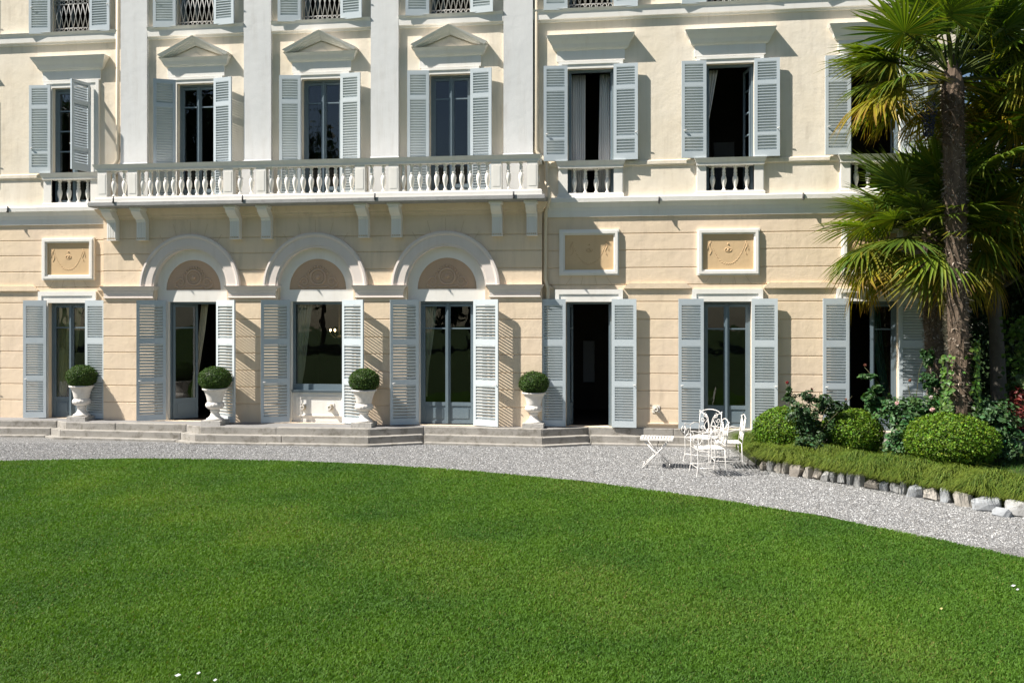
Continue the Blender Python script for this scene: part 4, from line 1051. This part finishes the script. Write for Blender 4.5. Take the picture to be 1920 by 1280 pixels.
# ---- arching border grass
def border_grass(n):
    L = 10.4; t = rng.random(n) * L; w = rng.random(n) ** .8 * 1.25
    base = np.zeros((n, 3)); out = np.zeros((n, 3))
    for i in range(n):
        p, nn = bed_line(t[i]); base[i] = (p[0] + nn[0] * (w[i] + .16), p[1] + nn[1] * (w[i] + .14), BZ - .01); out[i] = (-nn[0], -nn[1], 0)
    base[:, :2] += rng.normal(0, .03, (n, 2))
    tuft = vnoise(base[:, :2], 15, 3.2) + .5 * vnoise(base[:, :2], 16, 9.0)
    ln = (.30 + .22 * rng.random(n)) * np.clip(1 + .38 * tuft, .5, 1.7); a = rng.normal(0, .8, n)
    ca, sa = np.cos(a), np.sin(a)
    d = np.stack([out[:, 0] * ca - out[:, 1] * sa, out[:, 0] * sa + out[:, 1] * ca, np.zeros(n)], 1)
    s = np.cross(d, np.array([0, 0, 1.])) * (.0030 + .0016 * rng.random(n))[:, None]
    up = [0, .32, .36, .16]; fw = [0, .12, .44, .78]; up = np.array(up); fw = np.array(fw)
    arch = .7 + .6 * rng.random(n)
    rows = [base + d * (ln * fw[i] * arch)[:, None] + np.array([0, 0, 1.]) * (ln * up[i] * (1.9 - arch * .9))[:, None] for i in range(4)]
    v = np.stack([rows[0] - s, rows[0] + s, rows[1] - s, rows[1] + s, rows[2] - s * .8, rows[2] + s * .8, rows[3]], 1).reshape(-1, 3)
    i = np.arange(n)[:, None] * 7
    f = np.concatenate([i + np.array([q]) for q in ((0, 1, 3), (0, 3, 2), (2, 3, 5), (2, 5, 4), (4, 5, 6))])
    c0 = np.array((.135, .185, .020)); c1 = np.array((.17, .215, .03)); c2 = np.array((.075, .145, .018))
    mixv = np.clip(.42 + .38 * vnoise(base[:, :2], 9, 3.0) + rng.normal(0, .3, n), 0, 1)[:, None]
    c = np.where(mixv > .5, c0 + (c1 - c0) * (mixv - .5) * 2, c2 + (c0 - c2) * mixv * 2) * (.75 + .5 * rng.random((n, 1)))
    c = np.repeat(c, 7, 0).reshape(n, 7, 3); c[:, 6] = c[:, 6] * .6 + np.array((.20, .20, .05)) * .4
    return v, f, c.reshape(-1, 3)
v, f, c = border_grass(95000)
n2 = 26000; q2 = rng.random((n2 * 3, 2)); px2 = 2.0 + 6.5 * q2[:, 0]; py2 = -8.0 + 7.6 * q2[:, 1]
ok2 = py2 > np.interp(px2, [b_[0] for b_ in BED], [b_[1] for b_ in BED]) + .9; px2, py2 = px2[ok2][:n2], py2[ok2][:n2]; n2 = len(px2)
h2 = .04 + .07 * rng.random(n2); a2 = rng.random(n2) * 6.283; b2 = np.stack([px2, py2, np.full(n2, BZ - .01)], 1); s2 = np.stack([np.cos(a2), np.sin(a2), 0 * a2], 1) * .005
t2 = b2 + np.stack([rng.normal(0, .03, n2), rng.normal(0, .03, n2), h2], 1)
v2 = np.stack([b2 - s2, b2 + s2, t2], 1).reshape(-1, 3)
v, f, c = cat([(v, f, c), (v2, np.arange(3 * n2).reshape(-1, 3), np.repeat(vary((.07, .14, .02), n2, .3, .2), 3, 0))])
g = link('border_grass', np_mesh('border_grass', v, f, M['blade'], c)); tag(g, 'olive arching grass growing thick along the stones of the planting bed', 'ornamental grass', kind='stuff')
# ---- small dark hoops guarding the tip of the bed
for n_, (pa, pb, lb) in enumerate([(1402, 1418, 'small dark iron hoop stuck in the gravel at the tip of the bed'), (1416, 1434, 'small dark iron hoop beside the first border stone')]):
    x0, y0 = G(pa, 874 + n_ * 2); x1, y1 = G(pb, 876 + n_ * 3); mb = MB()
    mb.tube([(x0 + (x1 - x0) * (.5 - .5 * math.cos(R(q))), y0 + (y1 - y0) * (.5 - .5 * math.cos(R(q))), .17 * math.sin(R(q)) ** .7) for q in range(0, 181, 12)], .008, 5)
    tag(link('edging_hoop', mb.mesh('edging_hoop', M['dark_iron'])), lb, 'garden hoop', 'iron hoops at the bed tip')
# ---- three clipped box balls in the bed
for n, (px_, py_, rx, rz, lb) in enumerate([(1482, 848, .61, .44, 'clipped bright green box ball at the left end of the bed, beside the iron chairs'), (1606, 854, .54, .44, 'clipped bright green box ball in the middle, smallest of the three'), (1796, 876, .73, .47, 'largest clipped box ball, wide and glossy, in front of the palm trunk')]):
    x, y = G(px_, py_, BZ); y += .35
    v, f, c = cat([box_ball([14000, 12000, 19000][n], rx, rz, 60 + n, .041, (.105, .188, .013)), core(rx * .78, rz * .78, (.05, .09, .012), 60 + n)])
    o = link('box_ball', np_mesh('box_ball', v, f, M['gloss_leaf'], c), None, (x, y, BZ + rz * .8)); tag(o, lb, 'bush', 'clipped box balls in the planting bed')
# ---- looser shrubs
def shrub(name, label, catg, base, blobs, size, col, stems, group=None, flowers=(), n_per=900, mat='leaf', fcol=(.8, .62, .60), aspect=.62):
    t = thing(name, label, catg, base, group)
    P_ = []; 
    for (dx, dy, dz, rx, ry, rz) in blobs:
        n = int(n_per * (rx * ry * rz) ** (1 / 3) / .35)
        nb = max(5, n // 16); cl = unit(rng.normal(0, 1, (nb, 3))) * (rng.random((nb, 1)) ** .45)
        cc = cl[rng.integers(0, nb, n)] + rng.normal(0, .13, (n, 3))
        p = cc * np.array([rx, ry, rz]) + np.array([dx, dy, dz]); p[:, 2] = np.maximum(p[:, 2], .03)
        nr = unit(cc) * .7 + np.array([0, -.25, .75])
        P_.append(leaves(p, nr, size * (.6 + .7 * rng.random(n)), aspect, vary(col, n, .28, .16), jitter=.45))
    v, f, c = cat(P_); o = bpy.data.objects.new('foliage', np_mesh('foliage', v, f, M[mat], c)); COL.objects.link(o); o.parent = t
    mb = MB()
    for (dx, dy, dz) in stems:
        w = [(dx * k / 5 * (.3 + .7 * k / 5) + .03 * math.sin(k * 2 + dx * 9), dy * k / 5, dz * k / 5) for k in range(6)]
        mb.tube(w, .011, 5, r1=.004)
    if stems:
        o = bpy.data.objects.new('stem', mb.mesh('stem', M['dark_stem'])); COL.objects.link(o); o.parent = t
    for (dx, dy, dz, s, fc) in flowers:
        n = 26; d = unit(rng.normal(0, 1, (n, 3))); v, f, c = leaves(d * s * .45, d, s * .8, .8, vary(fc, n, .12, .05), jitter=.3)
        o = bpy.data.objects.new('flower', np_mesh('flower', v, f, M['flower'], c)); COL.objects.link(o); o.parent = t; o.location = (dx, dy, dz)
M['dark_stem'] = painted('rose stem', (.085, .075, .035), (.06, .065, .03), .7, .2, 8)
def at(px_, py_, y):
    """point over the bed seen in that direction at depth Y"""
    X, Z = P(px_, py_, y); return X, Z
def rel(base, px_, py_, y): X, Z = P(px_, py_, y); return X - base[0], y - base[1], Z - base[2]
def stemset(b, pts): return [rel(b, *p) for p in pts]
pink, red, dry_ = (.75, .50, .48), (.22, .018, .02), (.30, .12, .08)
b = (PX(1525, -2.15), -2.15, BZ)
shrub('rose_bush', 'dark leaved rose bush between the two left box balls with tall bare shoots', 'rose bush', b,
      [(*rel(b, 1528, 800, -2.0), .36, .3, .38), (*rel(b, 1500, 770, -2.1), .32, .25, .20), (*rel(b, 1550, 765, -1.8), .2, .2, .18), (*rel(b, 1482, 745, -2.0), .14, .1, .11), (*rel(b, 1515, 742, -2.0), .17, .1, .10), (*rel(b, 1545, 750, -2.0), .15, .1, .09), (*rel(b, 1575, 760, -2.0), .15, .1, .10), (*rel(b, 1518, 836, -2.5), .26, .2, .22), (*rel(b, 1478, 728, -2.0), .07, .06, .05)], .062, (.042, .088, .030),
      stemset(b, [(1472, 714, -2.0), (1484, 736, -2.05), (1512, 730, -2.0), (1540, 736, -2.0), (1560, 750, -2.0), (1500, 742, -2.0), (1600, 742, -2.0)]), 'rose bushes in the planting bed', [(*rel(b, 1476, 717, -2.0), .05, red), (*rel(b, 1522, 729, -2.0), .035, red), (*rel(b, 1586, 748, -2.0), .035, dry_)], 1000)
b = (PX(1705, -1.9), -1.9, BZ)
shrub('rose_bush', 'large leaved rose bush behind the middle and largest box balls, with pale pink blooms', 'rose bush', b,
      [(*rel(b, 1698, 785, -2.0), .46, .35, .40), (*rel(b, 1655, 762, -1.7), .26, .2, .2), (*rel(b, 1735, 775, -1.9), .42, .3, .34), (*rel(b, 1700, 835, -2.4), .38, .25, .34), (*rel(b, 1765, 750, -1.7), .22, .2, .22), (*rel(b, 1642, 730, -1.8), .13, .1, .09), (*rel(b, 1628, 706, -1.8), .15, .1, .05), (*rel(b, 1745, 715, -1.7), .18, .1, .18), (*rel(b, 1738, 670, -1.7), .12, .1, .16), (*rel(b, 1632, 745, -1.9), .14, .1, .1)], .092, (.055, .125, .038),
      stemset(b, [(1622, 688, -1.8), (1645, 722, -1.8), (1738, 655, -1.7), (1704, 718, -1.8), (1760, 720, -1.6), (1680, 750, -1.8)]), 'rose bushes in the planting bed', [(*rel(b, 1682, 756, -2.3), .06, pink), (*rel(b, 1748, 768, -2.3), .07, pink), (*rel(b, 1746, 745, -2.2), .055, (.85, .78, .76)), (*rel(b, 1706, 713, -1.8), .05, dry_), (*rel(b, 1622, 684, -1.8), .045, dry_)], 950)
b = (PX(1870, -2.6), -2.6, BZ)
shrub('rose_bush', 'rose bush with grey green leaves at the right of the largest box ball', 'rose bush', b,
      [(*rel(b, 1866, 790, -2.6), .42, .3, .34), (*rel(b, 1890, 830, -2.8), .34, .25, .3), (*rel(b, 1845, 765, -2.5), .28, .2, .18), (*rel(b, 1812, 756, -2.3), .34, .2, .2), (*rel(b, 1790, 765, -2.2), .2, .2, .15)], .088, (.052, .110, .036), stemset(b, [(1862, 770, -2.6), (1885, 800, -2.7), (1835, 750, -2.5)]), 'rose bushes in the planting bed', [], 900)
b = (PX(1908, -2.3), -2.3, BZ)
shrub('red_leaved_shrub', 'shrub with dark red young leaves at the right edge', 'shrub', b, [(*rel(b, 1906, 770, -2.3), .22, .2, .28), (*rel(b, 1912, 745, -2.2), .2, .2, .16), (*rel(b, 1900, 812, -2.4), .2, .2, .18)], .075, (.13, .022, .018), stemset(b, [(1905, 740, -2.3), (1912, 760, -2.3)]), None, [], 420)
b = (PX(1905, -2.0), -2.0, BZ)
shrub('broad_leaved_shrub', 'shrub with broad pale green leaves above the red leaved one', 'shrub', b, [(*rel(b, 1903, 722, -2.0), .2, .2, .14), (*rel(b, 1916, 712, -2.0), .2, .2, .14)], .13, (.075, .12, .032), stemset(b, [(1900, 705, -2.0), (1910, 715, -2.0)]), None, [], 320, aspect=.75)

# ================================================================== fan palms
def frond_mesh(name, seed, pet, L, droop, spread, yellow, tipburn):
    r = np.random.default_rng(seed); n = 38
    th = np.linspace(-spread, spread, n) + r.normal(0, .012, n); dth = 2 * spread / (n - 1)
    rows = np.array([.03, .18, .38, .58, .78, 1.0]); V = []; F = []; C = []
    g0, g1 = np.array((.050, .115, .014)), np.array((.125, .190, .020)); yl = np.array((.30, .225, .016)); br = np.array((.22, .10, .03))
    for k in range(n):
        t = th[k]; ll = L * (.72 + .28 * math.cos(t * .55)) * (.93 + .14 * r.random()); b = len(V)
        kd = droop * (.7 + .6 * r.random()); y_ = np.clip(yellow + r.normal(0, .18), 0, 1) * (1 if abs(t) > spread * .35 or yellow > .5 else .5)
        bend = r.random() < .18; col0 = g0 + (g1 - g0) * r.random(); twist = r.normal(0, .05)
        for i, q in enumerate(rows):
            rr = ll * q; hw = dth * .5 * min(rr, ll * .46) * (1 if q <= .4 else max(.0, 1 - ((q - .38) / .62) ** 2.0)) + .0008
            z = -kd * ll * q ** 2 - (.45 * ll * max(0, q - .55) ** 1.6 if bend else .12 * ll * max(0, q - .6) ** 1.5) - .10 * abs(math.sin(t / 2)) * rr
            a = t + twist * q * q
            cx, cy = rr * math.cos(a), rr * math.sin(a); nx, ny = -math.sin(a) * hw, math.cos(a) * hw
            pl = hw * .55
            V += [(pet + cx - nx, cy - ny, z), (pet + cx, cy, z - pl), (pet + cx + nx, cy + ny, z)]
            w = np.clip((q - (1.05 - tipburn)) / .35, 0, 1) * (r.random() * .6 + .5); w = min(1, w)
            c = col0 * (1 - y_) + yl * y_; c = c * (1 - w) + (br if r.random() < .6 else yl) * w
            C += [c] * 3
        for i in range(len(rows) - 1):
            o = b + 3 * i
            for d in (0, 1): F += [(o + d, o + d + 1, o + 4 + d), (o + d, o + 4 + d, o + 3 + d)]
    # petiole: a thin, slightly sagging strap
    b = len(V); m = 7; pc = np.array((.055, .085, .018)) * (1 - yellow) + yl * .8 * yellow
    for i in range(m):
        x = pet * i / (m - 1) * 1.02; z = .06 * math.sin(math.pi * i / (m - 1)) * pet; w = .020 - .009 * i / (m - 1)
        V += [(x, -w, z), (x, 0, z + w * .7), (x, w, z), (x, 0, z - w * .7)]; C += [pc] * 4
    for i in range(m - 1):
        for k in range(4):
            p, q = b + 4 * i + k, b + 4 * i + (k + 1) % 4; F += [(p, q, q + 4), (p, q + 4, p + 4)]
    return np_mesh(name, np.array(V), np.array(F), M['palm'], np.array(C))
FV = [frond_mesh('frond', 11, .78, .74, .10, 2.35, .05, .12), frond_mesh('frond', 12, .86, .78, .22, 2.25, .08, .16), frond_mesh('frond', 13, .80, .72, .42, 2.2, .14, .28), frond_mesh('frond', 14, .72, .70, .34, 2.1, .40, .45), frond_mesh('frond', 15, .60, .74, .05, 1.7, .02, .08), frond_mesh('frond', 16, .84, .70, .50, 2.1, .52, .5)]
def palm(label, base, top, r0, r1, nf, seed, sc, dead=True, fruit=None, el_lo=-52, clear=False):
    r = random.Random(seed); q = np.random.default_rng(seed)
    t = thing('fan_palm', label, 'palm', base, 'fan palms in front of the villa')
    B, T = np.array(base), np.array(top); n = 22; m = 26
    V = []; C = []
    for i in range(m + 4):
        k = min(1, i / m); rr = (r0 + (r1 - r0) * k) * (1, .86, .6, .22)[max(0, i - m)]; up_ = (0, .18, .36, .55)[max(0, i - m)]
        for j in range(n):
            a = 6.283 * j / n; d = rr * (1 + .10 * math.sin(i * 2.1 + j * 1.7) + q.normal(0, .05)); p = B + (T - B) * k
            V.append((p[0] + d * math.cos(a) - B[0], p[1] + d * math.sin(a) - B[1], p[2] - B[2] + up_)); C.append(np.array((.115, .085, .062)) * (.6 + .8 * q.random()))
    F = [(i * n + j, i * n + (j + 1) % n, (i + 1) * n + (j + 1) % n) for i in range(m + 3) for j in range(n)] + [(i * n + j, (i + 1) * n + (j + 1) % n, (i + 1) * n + j) for i in range(m + 3) for j in range(n)]
    parts = [(np.array(V), np.array(F), np.array(C))]
    # fibre mat and stubs of old leaf stalks
    N = 5200; k = q.random(N); a = q.random(N) * 6.283; rr = (r0 + (r1 - r0) * k) * (.95 + .10 * q.random(N))
    rad = np.stack([np.cos(a), np.sin(a), np.zeros(N)], 1); tan = np.stack([-np.sin(a), np.cos(a), np.zeros(N)], 1)
    p = (B + (T - B) * k[:, None]) + rad * rr[:, None] - B
    ln = (.04 + .07 * q.random(N))[:, None]; d = unit(rad * (.4 + .5 * q.random((N, 1))) + tan * q.normal(0, .6, (N, 1)) + np.array([0, 0, 1.]) * q.normal(.1, .7, (N, 1)))
    w = np.cross(d, rad); w = unit(w) * (.004 + .010 * (q.random((N, 1)) < .18))
    v = np.stack([p - w, p + w, p + d * ln], 1).reshape(-1, 3)
    c = np.array((.16, .122, .09)) * (.4 + 1.1 * q.random((N, 1))); pale = q.random(N) < .22; c[pale] = np.array((.40, .34, .28)) * (.7 + .5 * q.random((pale.sum(), 1)))
    parts.append((v, np.arange(3 * N).reshape(-1, 3), np.repeat(c, 3, 0)))
    v, f, c = cat(parts); o = bpy.data.objects.new('trunk', np_mesh('trunk', v, f, M['bark'], c)); COL.objects.link(o); o.parent = t
    top_l = Vector(T - B)
    for i in range(nf):
        k = i / (nf - 1); az = i * 2.39996 + r.uniform(-.25, .25) + seed; el = 78 - (78 - el_lo) * k ** .85 + r.uniform(-8, 8)
        if clear and el < 42:          # keep the trunk in sight: no low fronds on the lawn side
            w_ = (az + math.pi / 2 + math.pi) % (2 * math.pi) - math.pi
            if abs(w_) < .95: az += math.copysign(1.25 - abs(w_) * .4, w_) if abs(w_) > .05 else 1.2
        kind = 4 if k < .14 else 0 if k < .40 else 1 if k < .62 else 2 if k < .80 else (3 if r.random() < .6 else 5)
        o = bpy.data.objects.new('frond', FV[kind]); COL.objects.link(o); o.parent = t
        mtx = Matrix.Rotation(az, 3, 'Z') @ Matrix.Rotation(-R(el), 3, 'Y') @ Matrix.Rotation(r.uniform(-.45, .45), 3, 'X')
        s = sc * r.uniform(.9, 1.1); o.rotation_euler = mtx.to_euler(); o.scale = (s, s, s)
        o.location = top_l + Vector((math.cos(az) * r1 * .6, math.sin(az) * r1 * .6, .05 + .35 * (1 - k)))
    if dead:                       # a skirt of dry stalks under the crown
        N = 260; a = q.random(N) * 6.283; k = q.random(N); p = np.stack([np.cos(a) * r1, np.sin(a) * r1, top_l.z - .1 - .9 * k], 1) + np.array([top_l.x * 1, top_l.y * 1, 0])
        d = unit(np.stack([np.cos(a), np.sin(a), -.2 + 1.0 * (q.random(N) - .3)], 1)); s = np.stack([-np.sin(a), np.cos(a), 0 * a], 1) * .010
        l = (.14 + .2 * q.random(N))[:, None]; v = np.stack([p - s, p + s, p + d * l], 1).reshape(-1, 3)
        c = np.repeat(np.array((.12, .085, .055)) * (.5 + q.random((N, 1))), 3, 0)
        o = bpy.data.objects.new('dry_stalks', np_mesh('dry_stalks', v, np.arange(3 * N).reshape(-1, 3), M['bark'], c)); COL.objects.link(o); o.parent = t
    if fruit:
        fp = Vector(fruit) - Vector(base); N = 420; V = []; F = []; C = []
        for i in range(N):
            z = q.random(); rr = .16 * (1 - z * .55) * math.sqrt(q.random()); a = q.random() * 6.283
            c0 = np.array([fp.x + rr * math.cos(a), fp.y + rr * math.sin(a), fp.z - .55 * z]); s = .011 + .004 * q.random(); b = len(V)
            V += [tuple(c0 + s * np.array(u)) for u in ((1, 0, 0), (-1, 0, 0), (0, 1, 0), (0, -1, 0), (0, 0, 1), (0, 0, -1))]
            F += [(b + x_, b + y_, b + z_) for x_ in (0, 1) for y_ in (2, 3) for z_ in (4, 5)]; C += [np.array((.045, .05, .085)) * (.6 + .8 * q.random())] * 6
        o = bpy.data.objects.new('fruit_cluster', np_mesh('fruit_cluster', np.array(V), np.array(F), M['bark'], np.array(C))); COL.objects.link(o); o.parent = t
        mb = MB(); mb.tube([tuple(top_l + Vector((-.1, -.05, .1))), ((top_l.x + fp.x) / 2, (top_l.y + fp.y) / 2, top_l.z + .12), tuple(fp)], .018, 5); o = bpy.data.objects.new('fruit_stalk', mb.mesh('fruit_stalk', M['dark_stem'])); COL.objects.link(o); o.parent = t
    return t
y1 = -2.5
palm('tall fan palm with the thick shaggy trunk at the front of the bed', (PX(1803, y1), y1, BZ - .05), (PX(1786, y1), y1, P(1786, 165, y1)[1]), 0.145, .168, 50, 3, 1.22, el_lo=-24, clear=True, fruit=(PX(1741, y1 - .25), y1 - .25, P(1741, 200, y1)[1]))
y2 = -1.15
palm('shorter fan palm with a dark thin trunk between the tall palm and the villa', (PX(1762, y2), y2, BZ - .05), (PX(1742, y2), y2, P(1742, 462, y2)[1]), .14, .16, 60, 8, 1.22, dead=False, el_lo=-42)
y3 = -1.5
palm('fan palm at the right edge with fronds hanging into the picture', (PX(1960, y3), y3, BZ - .05), (PX(1952, y3), y3, P(1952, 318, y3)[1]), .16, .18, 52, 21, 1.24, el_lo=-60)
# ---- ivy on the trunk of the tall palm
bx_, by_ = PX(1800, y1), y1
n = 620; k = rng.random(n); a = np.where(rng.random(n) < .62, rng.normal(-.35, .5, n), rng.normal(3.4, .35, n)); rr = .25 + .05 * rng.random(n) + .05 * (1 - k)
hz = np.where(np.cos(a) > 0, .2 + 2.0 * k ** 1.1, .2 + 1.75 * k)
p = np.stack([bx_ + rr * np.cos(a), by_ + rr * np.sin(a), hz], 1)
v, f, c = leaves(p, np.stack([np.cos(a), np.sin(a) - .3, .4 + 0 * a], 1), .085 * (.6 + .7 * rng.random(n)), .9, vary((.075, .15, .022), n, .25, .15), jitter=.3)
tag(link('ivy', np_mesh('ivy', v, f, M['leaf'], c)), 'bright green ivy climbing the trunk of the tall palm', 'ivy')
# ================================================================== trees beyond
def tree(label, base, h, r0, crown, nleaf, size, col, seed, group='evergreen trees at the right of the villa', lean=(0, 0), name='evergreen_tree'):
    q = np.random.default_rng(seed); t = thing(name, label, 'tree', base, group)
    mb = MB(); tp_ = (lean[0], lean[1], h)
    mb.tube([(lean[0] * k / 6 + .05 * math.sin(k * 1.7 + seed), lean[1] * k / 6, h * k / 6) for k in range(7)], r0, 10, r1=r0 * .35)
    P_ = []
    for (dx, dy, dz, rx, ry, rz) in crown:
        mb.tube([(lean[0] * .5, lean[1] * .5, h * .5), ((dx + lean[0] * .5) / 2, dy / 2, (dz + h * .5) / 2 + .1), (dx, dy, dz)], r0 * .3, 6, r1=.02)
        n = int(nleaf * (rx * ry * rz)); nb = max(20, n // 60)
        cl = unit(q.normal(0, 1, (nb, 3))) * (q.random((nb, 1)) ** .4); sp = .08 + .10 * q.random(nb)
        ix = q.integers(0, nb, n); cc = cl[ix] + q.normal(0, 1, (n, 3)) * sp[ix][:, None]
        p = cc * np.array([rx, ry, rz]) + np.array([dx, dy, dz])
        tone = (.7 + .6 * q.random(nb))[ix][:, None]
        P_.append(leaves(p, unit(cc) * .6 + np.array([0, 0, .6]), size * (.6 + .8 * q.random(n)), .5, vary(col, n, .25, .12) * tone, jitter=.6))
    o = bpy.data.objects.new('trunk', mb.mesh('trunk', M['tree_bark'])); COL.objects.link(o); o.parent = t
    v, f, c = cat(P_); o = bpy.data.objects.new('crown', np_mesh('crown', v, f, M['leaf'], c)); COL.objects.link(o); o.parent = t
M['tree_bark'] = stone('smooth grey bark', (.13, .12, .10), (.10, .09, .08), (.1, .1, .09), 1.5)
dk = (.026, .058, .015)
X_ = PX(1868, .4)
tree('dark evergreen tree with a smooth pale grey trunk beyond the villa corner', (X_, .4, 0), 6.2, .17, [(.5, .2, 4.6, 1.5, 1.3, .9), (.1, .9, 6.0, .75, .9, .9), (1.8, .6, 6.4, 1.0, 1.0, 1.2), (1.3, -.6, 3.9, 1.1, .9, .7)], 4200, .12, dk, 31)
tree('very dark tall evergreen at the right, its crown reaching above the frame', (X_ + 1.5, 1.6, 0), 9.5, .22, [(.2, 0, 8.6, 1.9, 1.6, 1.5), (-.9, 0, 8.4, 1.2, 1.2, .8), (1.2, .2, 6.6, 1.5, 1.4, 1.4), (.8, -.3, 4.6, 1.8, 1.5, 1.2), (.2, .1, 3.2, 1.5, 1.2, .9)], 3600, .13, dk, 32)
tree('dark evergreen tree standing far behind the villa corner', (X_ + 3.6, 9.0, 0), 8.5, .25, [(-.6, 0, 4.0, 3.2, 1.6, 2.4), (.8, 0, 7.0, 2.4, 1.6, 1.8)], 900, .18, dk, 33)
def hedge(label, x0, x1, y0, y1, h, n, col, seed):
    q = np.random.default_rng(seed); p = np.stack([x0 + (x1 - x0) * q.random(n), y0 + (y1 - y0) * q.random(n) ** 1.6, h * q.random(n)], 1)
    p[:, 1] += .12 * vnoise(p[:, [0, 2]], seed, 2.0); v, f, c = leaves(p, np.tile(np.array([[0, -.8, .5]]), (n, 1)), .13 * (.6 + .7 * q.random(n)), .5, vary(col, n, .3, .15), jitter=.6)
    tag(link('laurel_hedge', np_mesh('laurel_hedge', v, f, M['leaf'], c)), label, 'hedge')
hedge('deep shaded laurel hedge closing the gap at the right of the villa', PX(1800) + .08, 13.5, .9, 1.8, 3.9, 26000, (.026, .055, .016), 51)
n = 520; q = rng.random((n, 3)); p = np.stack([PX(1917, -.6) + .16 * rng.normal(0, 1, n), -.6 + .12 * rng.normal(0, 1, n), .4 + 2.2 * q[:, 2]], 1)
v, f, c = leaves(p, np.tile(np.array([[-.4, -.7, .5]]), (n, 1)), .10 * (.6 + .7 * rng.random(n)), .85, vary((.075, .15, .022), n, .25, .15), jitter=.35)
tag(link('ivy', np_mesh('ivy', v, f, M['leaf'], c)), 'column of bright ivy at the right edge of the picture', 'ivy')
# garden trees on the far side of the lawn, mirrored in the upper panes
for n_, (x, y, h, s) in enumerate([(-36, -50, 25, 51), (-26, -54, 19, 52), (-47, -50, 22, 53), (-13, -52, 12, 54), (1, -56, 12, 55), (14, -50, 12, 56)]):
    tree(['broad dark tree across the lawn, mirrored in the villa panes'][0] if n_ != 0 else 'tallest tree across the lawn, mirrored in the villa panes', (x, y, 0), h * .8, .35, [(0, 0, h * .62, 4.5, 4, h * .33), (2.5, 0, h * .45, 3, 3, h * .25), (-2.5, 1, h * .4, 3, 3, h * .25)], 40, .7, (.03, .055, .018), s, 'trees across the lawn', name='garden_tree')
# ================================================================== light, sky, camera
SUN = Vector((2.2, 1.0, -2.86)).normalized()
sd = bpy.data.lights.new('sun', 'SUN'); sd.energy = 5.0; sd.angle = R(.53); sd.color = (1.0, .955, .88)
s = bpy.data.objects.new('sun', sd); COL.objects.link(s); s.rotation_euler = SUN.to_track_quat('-Z', 'Y').to_euler(); s.location = (-25, -10, 30)
w = bpy.data.worlds.new('World'); SC.world = w; w.use_nodes = True
nt = w.node_tree; nt.nodes.clear(); out = nt.nodes.new('ShaderNodeOutputWorld'); bg = nt.nodes.new('ShaderNodeBackground')
sk = nt.nodes.new('ShaderNodeTexSky'); sk.sky_type = 'NISHITA'; sk.sun_disc = False
sk.sun_elevation = math.asin(-SUN.z); sk.sun_rotation = math.atan2(-SUN.x, -SUN.y); sk.altitude = 200; sk.air_density = 1.0; sk.dust_density = .6
bg.inputs[1].default_value = .05
nt.links.new(sk.outputs[0], bg.inputs[0]); nt.links.new(bg.outputs[0], out.inputs[0])
cd = bpy.data.cameras.new('camera'); cam = bpy.data.objects.new('camera', cd); COL.objects.link(cam)
cd.sensor_width = 36; cd.lens = FPX / 1920 * 36; cd.shift_y = (HORP - 640) / 1920; cd.clip_end = 1000; cd.clip_start = .1
cam.location = (0, -DIST, EYE); cam.rotation_euler = (R(90), 0, YAW); SC.camera = cam
SC.view_settings.view_transform = 'Standard'; SC.view_settings.look = 'None'; SC.view_settings.exposure = .98; SC.view_settings.gamma = 1
try: SC.view_settings.use_curve_mapping = False
except Exception: pass
SC.cycles.max_bounces = 8; SC.cycles.transparent_max_bounces = 16
SC.cycles.use_denoising = True; SC.cycles.use_adaptive_sampling = False
try: SC.cycles.denoiser = 'OPENIMAGEDENOISE'; SC.cycles.denoising_input_passes = 'RGB_ALBEDO_NORMAL'; SC.cycles.denoising_prefilter = 'ACCURATE'
except Exception: pass
SC.cycles.sample_clamp_indirect = 6
